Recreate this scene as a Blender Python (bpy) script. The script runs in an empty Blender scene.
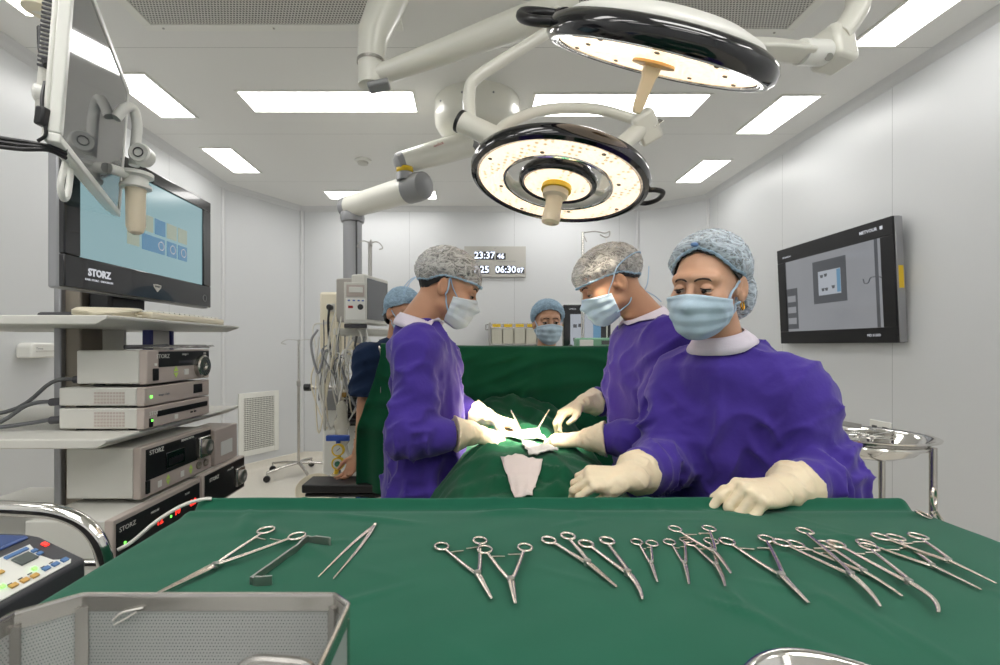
import bpy, bmesh, math, random
import numpy as np
from mathutils import Vector, Matrix

SC = bpy.context.scene
COL = SC.collection
R = math.radians
rng = random.Random(7)

# ------------------------------------------------------------------ camera, world, exposure
HC, FPX, VX, VY = 1.41, 472.0, 470.0, 346.0          # eye height, focal length in px, level axis
cam_d = bpy.data.cameras.new('camera'); cam = bpy.data.objects.new('camera', cam_d); COL.objects.link(cam)
cam.location = (0, 0, HC); cam.rotation_euler = (R(90), 0, 0)
cam_d.sensor_width = 36.0; cam_d.lens = 36.0 * FPX / 1000.0
cam_d.shift_x = (500 - VX) / 1000.0; cam_d.shift_y = (VY - 332.5) / 1000.0
cam_d.clip_start = 0.03; cam_d.clip_end = 60
cam_d.dof.use_dof = True; cam_d.dof.focus_distance = 1.25; cam_d.dof.aperture_fstop = 9.0
SC.camera = cam
world = bpy.data.worlds.new('world'); SC.world = world; world.use_nodes = True
world.node_tree.nodes['Background'].inputs[0].default_value = (0.9, 0.95, 1, 1)
world.node_tree.nodes['Background'].inputs[1].default_value = 0.05
SC.view_settings.view_transform = 'Standard'; SC.view_settings.look = 'None'
SC.view_settings.gamma = 1.0; SC.view_settings.use_curve_mapping = False
SC.view_settings.exposure = 0.55
SC.cycles.use_denoising = True
SC.cycles.max_bounces = 8; SC.cycles.diffuse_bounces = 6; SC.cycles.glossy_bounces = 4
SC.cycles.transparent_max_bounces = 12; SC.cycles.caustics_reflective = False; SC.cycles.caustics_refractive = False
SC.cycles.sample_clamp_indirect = 6.0
CEIL_EMIT = 7.0        # ceiling panel diffusers
LAMP_EMIT = 0.85        # LED faces of the operating lamps
LAMP_WATT = 180.0       # beams of the operating lamps

def P(px, py, Y):      # a point of the room seen at that place, Y metres from the camera
    return Vector(((px - VX) / FPX * Y, Y, HC + (VY - py) / FPX * Y))
def PZ(px, py, z):     # the same on a level plane
    Y = FPX * (z - HC) / (VY - py)
    return Vector(((px - VX) / FPX * Y, Y, z))

# ------------------------------------------------------------------ materials
def lin(c):
    out = []
    for v in c:
        v = v / 255.0
        out.append(v / 12.92 if v <= 0.04045 else ((v + 0.055) / 1.055) ** 2.4)
    return (out[0], out[1], out[2], 1.0)

def mat(name, rgb, rough=0.5, metal=0.0, bump=None, var=None, emit=0.0, spec=0.5, coat=0.0, sheen=0.0, sss=0.0, alpha=1.0):
    m = bpy.data.materials.new(name); m.use_nodes = True
    nt = m.node_tree; b = nt.nodes['Principled BSDF']
    b.inputs['Base Color'].default_value = lin(rgb); b.inputs['Roughness'].default_value = rough
    b.inputs['Metallic'].default_value = metal; b.inputs['Specular IOR Level'].default_value = spec
    b.inputs['Coat Weight'].default_value = coat; b.inputs['Sheen Weight'].default_value = sheen
    b.inputs['Alpha'].default_value = alpha
    if sss: 
        b.inputs['Subsurface Weight'].default_value = sss
        b.inputs['Subsurface Radius'].default_value = (0.012, 0.005, 0.003); b.inputs['Subsurface Scale'].default_value = 1.0
    if emit:
        b.inputs['Emission Color'].default_value = lin(rgb); b.inputs['Emission Strength'].default_value = emit
    tc = nt.nodes.new('ShaderNodeTexCoord')
    if var:
        n = nt.nodes.new('ShaderNodeTexNoise'); n.inputs['Scale'].default_value = var[0]; n.inputs['Detail'].default_value = 4
        nt.links.new(tc.outputs['Object'], n.inputs['Vector'])
        mx = nt.nodes.new('ShaderNodeMix'); mx.data_type = 'RGBA'
        c = lin(rgb); a = var[1]
        mx.inputs[6].default_value = (c[0] * (1 - a), c[1] * (1 - a), c[2] * (1 - a), 1)
        mx.inputs[7].default_value = (min(1, c[0] * (1 + a)), min(1, c[1] * (1 + a)), min(1, c[2] * (1 + a)), 1)
        nt.links.new(n.outputs['Fac'], mx.inputs[0]); nt.links.new(mx.outputs[2], b.inputs['Base Color'])
    if bump:
        n = nt.nodes.new('ShaderNodeTexNoise'); n.inputs['Scale'].default_value = bump[0]; n.inputs['Detail'].default_value = bump[2] if len(bump) > 2 else 3
        nt.links.new(tc.outputs['Object'], n.inputs['Vector'])
        bp = nt.nodes.new('ShaderNodeBump'); bp.inputs['Strength'].default_value = bump[1]; bp.inputs['Distance'].default_value = 0.01
        nt.links.new(n.outputs['Fac'], bp.inputs['Height']); nt.links.new(bp.outputs['Normal'], b.inputs['Normal'])
    return m

def seam_mat(name, rgb, rough, axis, period, offset, width=0.004, axis2=None, period2=1.0, offset2=0.0):
    """painted metal panels with thin joints every so many metres"""
    m = mat(name, rgb, rough, bump=(6, 0.02, 2)); nt = m.node_tree; b = nt.nodes['Principled BSDF']
    geo = nt.nodes.new('ShaderNodeTexCoord'); sep = nt.nodes.new('ShaderNodeSeparateXYZ')
    nt.links.new(geo.outputs['Object'], sep.inputs[0])
    def mt(op, a, bb):
        n = nt.nodes.new('ShaderNodeMath'); n.operation = op
        for i, v in enumerate((a, bb)):
            if isinstance(v, (int, float)): n.inputs[i].default_value = v
            elif v is not None: nt.links.new(v, n.inputs[i])
        return n.outputs[0]
    def line(ax, per, off):
        t = mt('ADD', sep.outputs[ax], -off + 1000 * per); t = mt('DIVIDE', t, per); t = mt('FRACT', t, None)
        t = mt('SUBTRACT', t, 0.5); t = mt('ABSOLUTE', t, None)
        return mt('GREATER_THAN', t, 0.5 - width / per / 2)
    f = line(axis, period, offset)
    if axis2 is not None: f = mt('MAXIMUM', f, line(axis2, period2, offset2))
    mx = nt.nodes.new('ShaderNodeMix'); mx.data_type = 'RGBA'; c = lin(rgb)
    mx.inputs[6].default_value = c; mx.inputs[7].default_value = (c[0] * .62, c[1] * .62, c[2] * .62, 1)
    nt.links.new(f, mx.inputs[0]); nt.links.new(mx.outputs[2], b.inputs['Base Color'])
    return m

def perf_mat(name, rgb, pitch, hole, dark=None, metal=0.0, rough=0.4, flat=True, plane='XY'):
    """a sheet pierced with rows of round holes: see-through (dark=None) or with a dark plenum behind"""
    m = mat(name, rgb, rough, metal); nt = m.node_tree; b = nt.nodes['Principled BSDF']
    tc = nt.nodes.new('ShaderNodeTexCoord'); sep = nt.nodes.new('ShaderNodeSeparateXYZ'); nt.links.new(tc.outputs['Object'], sep.inputs[0])
    def mt(op, a, bb=None):
        n = nt.nodes.new('ShaderNodeMath'); n.operation = op
        for i, v in enumerate((a, bb)):
            if isinstance(v, (int, float)): n.inputs[i].default_value = v
            elif v is not None: nt.links.new(v, n.inputs[i])
        return n.outputs[0]
    if plane == 'XY': u, v = sep.outputs[0], sep.outputs[1]
    else: u, v = mt('ADD', sep.outputs[0], sep.outputs[1]), sep.outputs[2]
    row = mt('FLOOR', mt('DIVIDE', v, pitch))
    odd = mt('MULTIPLY', mt('FRACT', mt('MULTIPLY', row, 0.5)), 1.0)
    uu = mt('SUBTRACT', mt('FRACT', mt('ADD', mt('DIVIDE', u, pitch), odd)), 0.5)
    vv = mt('SUBTRACT', mt('FRACT', mt('DIVIDE', v, pitch)), 0.5)
    d = mt('SQRT', mt('ADD', mt('MULTIPLY', uu, uu), mt('MULTIPLY', vv, vv)))
    f = mt('LESS_THAN', d, hole)
    if dark is None:
        inv = mt('SUBTRACT', 1.0, f); nt.links.new(inv, b.inputs['Alpha'])
    else:
        mx = nt.nodes.new('ShaderNodeMix'); mx.data_type = 'RGBA'; mx.inputs[6].default_value = lin(rgb); mx.inputs[7].default_value = lin(dark)
        nt.links.new(f, mx.inputs[0]); nt.links.new(mx.outputs[2], b.inputs['Base Color'])
    return m

MT = {}
MT['wall'] = seam_mat('painted_panel', (214, 216, 217), 0.32, 1, 1.07, 0.9)
MT['wall_x'] = seam_mat('painted_panel_cross', (210, 212, 214), 0.38, 0, 1.3, -0.75)
MT['wall_plain'] = mat('painted_panel_plain', (210, 212, 214), 0.36, bump=(6, .02, 2))
MT['ceil'] = seam_mat('ceiling_panel', (230, 230, 227), 0.5, 1, 1.11, 2.72, 0.004)
MT['cove'] = mat('cove_profile', (214, 215, 216), 0.35)
MT['floor'] = mat('vinyl_floor', (224, 219, 208), 0.35, var=(30, .06), bump=(200, .02))
MT['white'] = mat('white_enamel', (232, 232, 226), 0.3, bump=(40, .01))
MT['boom'] = mat('boom_enamel', (226, 225, 215), 0.28, coat=.3)
MT['cream'] = mat('cream_plastic', (226, 218, 196), 0.4)
MT['ivory'] = mat('ivory_handle', (236, 222, 196), 0.4, bump=(90, .02))
MT['grey'] = mat('mid_grey_plastic', (140, 141, 143), 0.45, bump=(150, .02))
MT['lgrey'] = mat('light_grey_enamel', (204, 203, 196), 0.45, bump=(120, .02))
MT['taupe'] = mat('taupe_panel', (182, 170, 162), 0.45, bump=(120, .02))
MT['dgrey'] = mat('dark_grey_plastic', (66, 66, 70), 0.5, bump=(200, .03))
MT['black'] = mat('black_plastic', (22, 22, 25), 0.35, bump=(200, .02))
MT['bezel'] = mat('matt_black_bezel', (20, 20, 23), 0.35, spec=.4)
MT['gloss'] = mat('gloss_black', (16, 16, 22), 0.12, coat=.5)
MT['steel'] = mat('brushed_steel', (196, 193, 188), 0.26, 1.0, bump=(60, .03))
MT['steel_s'] = mat('satin_instrument_steel', (226, 216, 206), 0.24, 1.0, bump=(120, .03))
MT['steel_d'] = mat('dull_steel', (176, 174, 170), 0.4, 1.0, bump=(120, .03))
MT['alu'] = mat('anodised_column', (158, 159, 162), 0.42, 0.6, bump=(30, .01))
MT['bronze'] = mat('brown_grey_column', (138, 130, 118), 0.45, 0.3)
MT['chrome'] = mat('chrome', (222, 220, 216), 0.1, 1.0)
MT['green'] = mat('green_drape_cotton', (24, 90, 68), 0.9, var=(9, .10), bump=(900, .12, 2), sheen=.15, spec=.2)
MT['green_d'] = mat('dark_green_drape_cotton', (15, 80, 53), 0.9, var=(7, .12), bump=(900, .12, 2), sheen=.12, spec=.2)
MT['purple'] = mat('violet_gown_cotton', (70, 51, 145), 0.85, var=(10, .08), bump=(13, .55, 4), sheen=.2, spec=.2)
MT['navy'] = mat('navy_scrub_cotton', (28, 44, 72), 0.9, var=(12, .1), bump=(26, .25, 5), spec=.2)
MT['collar'] = mat('white_knit_collar', (222, 214, 226), 0.85, bump=(500, .3))
MT['skin'] = mat('warm_skin', (190, 142, 112), 0.5, var=(25, .07), bump=(350, .05), sss=.12)
MT['skin_f'] = mat('light_tan_skin', (202, 157, 129), 0.48, var=(25, .06), bump=(350, .04), sss=.12)
MT['glove'] = mat('latex_glove', (232, 215, 184), 0.45, var=(30, .05), bump=(60, .25, 4), sss=.1)
MT['hair'] = mat('black_hair', (18, 15, 15), 0.5, bump=(120, .4))
MT['brow'] = mat('dark_brown_hair', (58, 42, 36), 0.8)
MT['mask'] = mat('pale_blue_mask_fabric', (182, 204, 220), 0.8, var=(40, .04), bump=(500, .15))
MT['mask_w'] = mat('white_mask_fabric', (206, 214, 220), 0.8, var=(40, .04), bump=(500, .15))
MT['tie'] = mat('blue_tie_tape', (160, 188, 214), 0.8)
MT['eye_white'] = mat('eye_white', (176, 160, 150), 0.25)
MT['iris'] = mat('dark_iris', (30, 18, 14), 0.1)
MT['lash'] = mat('lash', (16, 12, 12), 0.7)
MT['gold'] = mat('gold', (222, 170, 70), 0.2, 1.0)
MT['yellow'] = mat('yellow_plastic', (226, 190, 40), 0.4)
MT['blue'] = mat('blue_plastic', (40, 78, 170), 0.4)
MT['blue_d'] = mat('deep_blue_enamel', (46, 74, 132), 0.35)
MT['bpanel'] = mat('blue_button', (84, 122, 172), 0.5)
MT['orange'] = mat('amber_button', (206, 164, 88), 0.5)
MT['paper'] = mat('off_white_label', (222, 222, 216), 0.6)
MT['red_led'] = mat('red_led', (255, 50, 40), 0.4, emit=1.0)
MT['green_led'] = mat('green_led', (120, 255, 90), 0.4, emit=1.5)
MT['lime'] = mat('lime_print', (190, 220, 110), 0.6)
MT['lcd_off'] = mat('grey_lcd', (86, 94, 92), 0.2)
MT['mint'] = mat('mint_green_case', (120, 170, 140), 0.45)
MT['tube'] = mat('clear_white_tubing', (214, 212, 206), 0.3)
MT['tube_d'] = mat('grey_cable', (92, 94, 96), 0.5)
MT['pad'] = mat('black_vinyl_pad', (24, 23, 24), 0.4, bump=(90, .05))
MT['field'] = mat('white_gauze', (236, 232, 224), 0.9, bump=(60, .5, 4))
MT['pinkcloth'] = mat('folded_swab_cloth', (226, 212, 206), 0.9, bump=(300, .3))
MT['amber_bag'] = mat('translucent_bag', (226, 222, 208), 0.25, alpha=.45)
MT['film'] = mat('clear_film_pouch', (190, 188, 186), 0.15, alpha=.4)
MT['red'] = mat('red_plastic', (170, 40, 40), 0.4)
MT['rack'] = mat('rack_bins', (196, 194, 180), 0.5)
MT['skin_a'] = MT['skin']

def emit_mat(name, rgb, s):
    m = bpy.data.materials.new(name); m.use_nodes = True; nt = m.node_tree
    nt.nodes.remove(nt.nodes['Principled BSDF']); e = nt.nodes.new('ShaderNodeEmission')
    e.inputs[0].default_value = lin(rgb); e.inputs[1].default_value = s
    nt.links.new(e.outputs[0], nt.nodes['Material Output'].inputs[0]); return m
MT['panel_light'] = emit_mat('panel_diffuser', (255, 253, 250), CEIL_EMIT)
MT['digit'] = emit_mat('clock_digit', (225, 235, 255), 1.6)
MT['glow_print'] = emit_mat('lettering_white', (230, 232, 238), .5)  # printed lettering with a glow put into its colour

def screen_mat(name, rgb, s, rgb2=None):
    """a lit display under glass"""
    m = mat(name, (8, 8, 9), 0.12, spec=.5); b = m.node_tree.nodes['Principled BSDF']
    b.inputs['Emission Color'].default_value = lin(rgb); b.inputs['Emission Strength'].default_value = s
    if rgb2:
        nt = m.node_tree; tc = nt.nodes.new('ShaderNodeTexCoord'); n = nt.nodes.new('ShaderNodeTexNoise'); n.inputs['Scale'].default_value = 3
        nt.links.new(tc.outputs['Object'], n.inputs['Vector']); mx = nt.nodes.new('ShaderNodeMix'); mx.data_type = 'RGBA'
        mx.inputs[6].default_value = lin(rgb); mx.inputs[7].default_value = lin(rgb2)
        nt.links.new(n.outputs['Fac'], mx.inputs[0]); nt.links.new(mx.outputs[2], b.inputs['Emission Color'])
    return m
MT['scr_teal'] = screen_mat('teal_display', (134, 166, 172), .62, (146, 176, 180))
MT['scr_grey'] = screen_mat('camera_picture_display', (128, 130, 134), .62, (140, 142, 146))
MT['scr_dim'] = screen_mat('dark_part_of_picture', (78, 80, 84), .55)
MT['scr_lite'] = screen_mat('bright_part_of_picture', (180, 186, 194), .5)
MT['scr_blue'] = screen_mat('blue_part_of_picture', (100, 142, 172), .55)
MT['scr_tan'] = screen_mat('tan_icon', (160, 170, 154), .58)
MT['scr_off'] = mat('dark_glass', (92, 94, 98), 0.06, coat=.6)

def led_mat():
    """warm LED field: bright lenses on a reflector plate"""
    m = bpy.data.materials.new('led_field'); m.use_nodes = True; nt = m.node_tree
    b = nt.nodes['Principled BSDF']; b.inputs['Base Color'].default_value = lin((240, 225, 200)); b.inputs['Roughness'].default_value = .3
    tc = nt.nodes.new('ShaderNodeTexCoord'); v = nt.nodes.new('ShaderNodeTexVoronoi'); v.inputs['Scale'].default_value = 48; v.inputs['Randomness'].default_value = .35
    nt.links.new(tc.outputs['Object'], v.inputs['Vector'])
    cr = nt.nodes.new('ShaderNodeValToRGB'); cr.color_ramp.elements[0].position = .20; cr.color_ramp.elements[1].position = .36
    cr.color_ramp.elements[0].color = (.42, .27, .15, 1); cr.color_ramp.elements[1].color = lin((255, 232, 205))
    nt.links.new(v.outputs['Distance'], cr.inputs[0]); nt.links.new(cr.outputs[0], b.inputs['Emission Color'])
    b.inputs['Emission Strength'].default_value = LAMP_EMIT
    return m
MT['led'] = led_mat()

def cap_mat(name, rgb, dens, dens2, sc=26):
    """thin crinkled non-woven: partly see-through between denser crease lines"""
    m = mat(name, rgb, 0.8, spec=.2); nt = m.node_tree; b = nt.nodes['Principled BSDF']
    tc = nt.nodes.new('ShaderNodeTexCoord'); out = None
    def mt(op, a, bb=None, cl=False):
        n = nt.nodes.new('ShaderNodeMath'); n.operation = op; n.use_clamp = cl
        for i, v in enumerate((a, bb)):
            if isinstance(v, (int, float)): n.inputs[i].default_value = v
            elif v is not None: nt.links.new(v, n.inputs[i])
        return n.outputs[0]
    for k, (scale, sq) in enumerate(((sc, (1, .5, 1.6)), (sc * 2.1, (1.4, .6, 1)))):
        mp = nt.nodes.new('ShaderNodeMapping'); mp.inputs['Scale'].default_value = sq; mp.inputs['Location'].default_value = (k * 3.1, k, .4); nt.links.new(tc.outputs['Object'], mp.inputs[0])
        n = nt.nodes.new('ShaderNodeTexNoise'); n.inputs['Scale'].default_value = scale; n.inputs['Detail'].default_value = 2; n.inputs['Distortion'].default_value = .8
        nt.links.new(mp.outputs[0], n.inputs['Vector'])
        r = mt('SUBTRACT', 1.0, mt('MULTIPLY', mt('ABSOLUTE', mt('SUBTRACT', n.outputs['Fac'], .5)), 11.0), True)
        out = r if out is None else mt('MAXIMUM', out, mt('MULTIPLY', r, .6))
    a = mt('ADD', mt('MULTIPLY', out, dens2 - dens), dens); nt.links.new(a, b.inputs['Alpha'])
    bp = nt.nodes.new('ShaderNodeBump'); bp.inputs['Strength'].default_value = .5; bp.inputs['Distance'].default_value = .004
    nt.links.new(out, bp.inputs['Height']); nt.links.new(bp.outputs[0], b.inputs['Normal'])
    return m
MT['cap'] = cap_mat('bouffant_cap', (204, 216, 226), .20, .80)
MT['cap_w'] = cap_mat('bouffant_cap_grey', (212, 210, 206), .18, .70)
MT['cap_b'] = cap_mat('bouffant_cap_blue', (164, 192, 214), .66, .95)
MT['perf_ceil'] = perf_mat('perforated_diffuser', (206, 205, 200), .016, .33, dark=(92, 92, 90))
MT['perf_steel'] = perf_mat('pierced_steel_sheet', (198, 198, 196), .0030, .23, metal=.5, rough=.55, plane='V')

# ------------------------------------------------------------------ object helpers
def tag(o, label=None, cat=None, group=None, kind=None):
    if label: o['label'] = label
    if cat: o['category'] = cat
    if group: o['group'] = group
    if kind: o['kind'] = kind
    return o
def thing(name, loc, label, cat, group=None):
    o = bpy.data.objects.new(name, None); COL.objects.link(o); o.location = loc; o.empty_display_size = .05
    return tag(o, label, cat, group)
def wloc(o):
    v = Vector((0, 0, 0))
    while o is not None: v = v + o.location; o = o.parent
    return v
def link_mesh(name, me, m, parent=None, origin=None):
    o = bpy.data.objects.new(name, me); COL.objects.link(o)
    for mm in (m if isinstance(m, (list, tuple)) else [m]): me.materials.append(mm)
    if parent is not None: o.parent = parent; off = wloc(parent)
    else:
        if origin is None:
            n = len(me.vertices); a = np.empty(n * 3); me.vertices.foreach_get('co', a); a = a.reshape(-1, 3)
            lo, hi = a.min(0), a.max(0); origin = ((lo[0] + hi[0]) / 2, (lo[1] + hi[1]) / 2, lo[2])
        off = Vector(origin); o.location = off
    me.transform(Matrix.Translation(-off))
    return o
def spline(pts, n):
    """Catmull-Rom through the points"""
    p = [Vector(q) for q in pts]
    if len(p) < 3: return [p[0].lerp(p[-1], i / n) for i in range(n + 1)]
    p = [p[0] * 2 - p[1]] + p + [p[-1] * 2 - p[-2]]
    out = []; segs = len(p) - 3; per = max(2, n // segs)
    for s in range(segs):
        a, b, c, d = p[s:s + 4]
        for i in range(per):
            t = i / per
            out.append(0.5 * ((2 * b) + (c - a) * t + (2 * a - 5 * b + 4 * c - d) * t * t + (3 * b - a - 3 * c + d) * t ** 3))
    out.append(p[-2]); return out
def frame(n, x=None):
    """matrix whose z axis is n and x axis is close to x"""
    z = Vector(n).normalized(); x = Vector(x if x is not None else (1, 0, 0)); x = (x - z * x.dot(z)).normalized(); y = z.cross(x)
    return Matrix(((x.x, y.x, z.x), (x.y, y.y, z.y), (x.z, y.z, z.z)))
def at_frame(loc, n, x=None):
    return Matrix.Translation(Vector(loc)) @ frame(n, x).to_4x4()

class MB:
    def __init__(s, M=None): s.bm = bmesh.new(); s.M = M or Matrix.Identity(4)
    def v(s, co): return s.bm.verts.new(s.M @ Vector(co))
    def f(s, vs):
        try: return s.bm.faces.new(vs)
        except ValueError: return None
    def box(s, c, d, rot=None):
        r = rot or Matrix.Identity(3); c = Vector(c); vs = []
        for k in (-1, 1):
            for j in (-1, 1):
                for i in (-1, 1): vs.append(s.v(c + r @ Vector((i * d[0] / 2, j * d[1] / 2, k * d[2] / 2))))
        for q in ((0, 2, 3, 1), (4, 5, 7, 6), (0, 1, 5, 4), (2, 6, 7, 3), (0, 4, 6, 2), (1, 3, 7, 5)): s.f([vs[i] for i in q])
        return s
    def span(s, a, b): return s.box([(a[i] + b[i]) / 2 for i in range(3)], [abs(b[i] - a[i]) for i in range(3)])
    def rings(s, rr, closed=False, cap=True):
        V = [[s.v(c) for c in r] for r in rr]; n = len(V[0])
        for a, b in list(zip(V, V[1:])) + ([(V[-1], V[0])] if closed else []):
            for i in range(n): s.f([a[i], a[(i + 1) % n], b[(i + 1) % n], b[i]])
        if cap and not closed: s.f(V[0][::-1]); s.f(V[-1])
        return s
    def tube(s, pts, r, seg=10, closed=False, flat=1.0, up=None):
        pts = [Vector(p) for p in pts]; n = len(pts); rs = r if isinstance(r, (list, tuple)) else [r] * n
        rr = []; prev = None
        for i, p in enumerate(pts):
            if closed: t = pts[(i + 1) % n] - pts[i - 1]
            else: t = pts[min(i + 1, n - 1)] - pts[max(i - 1, 0)]
            t.normalize()
            if up is not None: a = Vector(up)
            else: a = prev if prev is not None else (Vector((0, 0, 1)) if abs(t.z) < .9 else Vector((1, 0, 0)))
            a = (a - t * a.dot(t)).normalized(); prev = a; b = t.cross(a)
            rr.append([p + (a * math.cos(2 * math.pi * k / seg) * flat + b * math.sin(2 * math.pi * k / seg)) * rs[i] for k in range(seg)])
        return s.rings(rr, closed)
    def rod(s, a, b, r, r2=None, seg=20): return s.tube([a, b], [r, r if r2 is None else r2], seg)
    def lathe(s, prof, seg=32, M=None, a0=0, a1=360, cap=True):
        """profile of (radius, height) turned round the local z axis"""
        M = M or Matrix.Identity(4); full = abs(a1 - a0) >= 360; rr = []
        cnt = seg if full else seg + 1
        for (r, z) in prof: rr.append([M @ Vector((max(r, 1e-5) * math.cos(R(a0 + (a1 - a0) * k / seg)), max(r, 1e-5) * math.sin(R(a0 + (a1 - a0) * k / seg)), z)) for k in range(cnt)])
        V = [[s.v(c) for c in r] for r in rr]
        for a, b in zip(V, V[1:]):
            for i in range(cnt if full else cnt - 1): s.f([a[i], a[(i + 1) % cnt], b[(i + 1) % cnt], b[i]])
        if cap and full: s.f(V[0][::-1]); s.f(V[-1])
        return s
    def torus(s, c, R0, r, seg=32, sg=10, M=None, sx=1.0, sy=1.0):
        M = M or Matrix.Identity(4)
        pts = [Vector(c) + (M @ Vector((R0 * sx * math.cos(2 * math.pi * i / seg), R0 * sy * math.sin(2 * math.pi * i / seg), 0)) - M.translation) for i in range(seg)]
        return s.tube(pts, r, sg, closed=True)
    def prism(s, poly, depth, M=None):
        """outline in local xy, given depth along local z"""
        M = M or Matrix.Identity(4)
        a = [s.v(M @ Vector((x, y, 0))) for x, y in poly]; b = [s.v(M @ Vector((x, y, depth))) for x, y in poly]; n = len(poly)
        s.f(a[::-1]); s.f(b)
        for i in range(n): s.f([a[i], a[(i + 1) % n], b[(i + 1) % n], b[i]])
        return s
    def ball(s, c, r, u=20, w=12, sc=(1, 1, 1), rot=None):
        rot = rot or Matrix.Identity(3); rr = []
        for j in range(1, w):
            th = math.pi * j / w
            rr.append([Vector(c) + rot @ Vector((r * sc[0] * math.sin(th) * math.cos(2 * math.pi * i / u), r * sc[1] * math.sin(th) * math.sin(2 * math.pi * i / u), r * sc[2] * math.cos(th))) for i in range(u)])
        V = [[s.v(c_) for c_ in r_] for r_ in rr]
        for a, b in zip(V, V[1:]):
            for i in range(u): s.f([a[i], b[i], b[(i + 1) % u], a[(i + 1) % u]])
        t = s.v(Vector(c) + rot @ Vector((0, 0, r * sc[2]))); bo = s.v(Vector(c) - rot @ Vector((0, 0, r * sc[2])))
        for i in range(u): s.f([t, V[0][i], V[0][(i + 1) % u]]); s.f([bo, V[-1][(i + 1) % u], V[-1][i]])
        return s
    def grid(s, G, closed_u=False):
        V = [[s.v(c) for c in r] for r in G]
        for a, b in zip(V, V[1:]):
            n = len(a)
            for i in range(n if closed_u else n - 1): s.f([a[i], a[(i + 1) % n], b[(i + 1) % n], b[i]])
        return s
    def build(s, name, m, parent=None, bevel=0, smooth=True, ang=40, solid=0, origin=None, sub=0):
        bmesh.ops.recalc_face_normals(s.bm, faces=s.bm.faces)
        me = bpy.data.meshes.new(name); s.bm.to_mesh(me); s.bm.free()
        if smooth:
            me.polygons.foreach_set('use_smooth', [True] * len(me.polygons)); me.set_sharp_from_angle(angle=R(ang))
        o = link_mesh(name, me, m, parent, origin)
        if solid:
            md = o.modifiers.new('thickness', 'SOLIDIFY'); md.thickness = solid; md.offset = 0
        if sub:
            md = o.modifiers.new('smooth', 'SUBSURF'); md.levels = sub; md.render_levels = sub
        if bevel:
            md = o.modifiers.new('edge', 'BEVEL'); md.width = bevel; md.segments = 2; md.limit_method = 'ANGLE'; md.angle_limit = R(35)
        return o

def letters(body, size, M, m, parent, name='lettering', depth=.0008, align='CENTER', sx=1.0, bold=0.0):
    """raised printing, local x along the line and z out of the surface"""
    cu = bpy.data.curves.new(name, 'FONT'); cu.body = body; cu.size = size; cu.extrude = depth / 2; cu.align_x = align; cu.align_y = 'CENTER'
    cu.resolution_u = 2; cu.offset = bold
    tmp = bpy.data.objects.new(name, cu); COL.objects.link(tmp)
    dg = bpy.context.evaluated_depsgraph_get(); me = bpy.data.meshes.new_from_object(tmp.evaluated_get(dg))
    bpy.data.objects.remove(tmp); bpy.data.curves.remove(cu); me.name = name
    me.transform(M @ Matrix.Diagonal((sx, 1, 1, 1))); me.materials.clear()
    return link_mesh(name, me, m, parent)
def struct(o): o['kind'] = 'structure'; return o
# ------------------------------------------------------------------ the room
XL, XR, YB, ZC, YF = -2.62, 2.72, 5.85, 3.13, -2.3
CL0, CL1 = (XL, 5.0), (-2.09, YB)          # splayed rear left corner
CR0, CR1 = (XR, 5.38), (2.08, YB)          # splayed rear right corner
T = .1
def wall_seg(name, a, b, m, thick=T):
    a, b = Vector((a[0], a[1], 0)), Vector((b[0], b[1], 0)); d = (b - a).normalized(); n = Vector((-d.y, d.x, 0))
    mb = MB(); q = [a, b, b + n * thick, a + n * thick]
    lo = [mb.v(p) for p in q]; hi = [mb.v(p + Vector((0, 0, ZC))) for p in q]
    mb.f(lo[::-1]); mb.f(hi)
    for i in range(4): mb.f([lo[i], lo[(i + 1) % 4], hi[(i + 1) % 4], hi[i]])
    return struct(mb.build(name, m, None, smooth=False, origin=(0, 0, 0)))
wall_seg('wall_left', CL0, (XL, YF), MT['wall'], -T); wall_seg('wall_back_left', CL1, CL0, MT['wall_plain'], -T)
wall_seg('wall_back', CR1, CL1, MT['wall_x'], -T); wall_seg('wall_back_right', CR0, CR1, MT['wall_plain'], -T)
wall_seg('wall_right', (XR, YF), CR0, MT['wall'], -T); wall_seg('wall_front', (XL, YF), (XR, YF), MT['wall_x'], -T)
outline = [(XL, YF), (XR, YF), CR0, CR1, CL1, CL0]
out2 = [(XL - T, YF - T), (XR + T, YF - T), (XR + T, 5.43), (2.1, YB + T), (-2.11, YB + T), (XL - T, 5.05)]
struct(MB().prism(out2, -.1).build('floor', MT['floor'], None, smooth=False, origin=(0, 0, 0)))
struct(MB(Matrix.Translation((0, 0, ZC))).prism(out2, .1).build('ceiling', MT['ceil'], None, smooth=False, origin=(0, 0, ZC)))
# cove profile between wall and ceiling, corner strips, skirting cove
segs = [('left', CL0, (XL, YF)), ('back_left', CL1, CL0), ('back', CR1, CL1), ('back_right', CR0, CR1), ('right', (XR, YF), CR0)]
k = 0
for nm, a, b in segs:
    a, b = Vector((a[0], a[1], 0)), Vector((b[0], b[1], 0)); d = (b - a).normalized(); n = Vector((-d.y, d.x, 0))
    arc = [(0, .055), (.006, .052), (.02, .03), (.035, .015), (.056, .006), (.06, 0), (0, 0)]
    mb = MB(); r0 = [a + n * u + Vector((0, 0, ZC - w)) for u, w in arc]; r1 = [b + n * u + Vector((0, 0, ZC - w)) for u, w in arc]
    mb.rings([r0, r1]); k += 1
    struct(mb.build('trim_%d' % k, MT['cove'], None, ang=50))
    mb = MB(); arc = [(0, 0), (.07, 0), (.03, .012), (.012, .035), (.006, .1), (0, .104)]
    mb.rings([[a + n * u + Vector((0, 0, w)) for u, w in arc], [b + n * u + Vector((0, 0, w)) for u, w in arc]])
    struct(mb.build('baseboard_' + nm, MT['floor'], None, ang=50))
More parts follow.
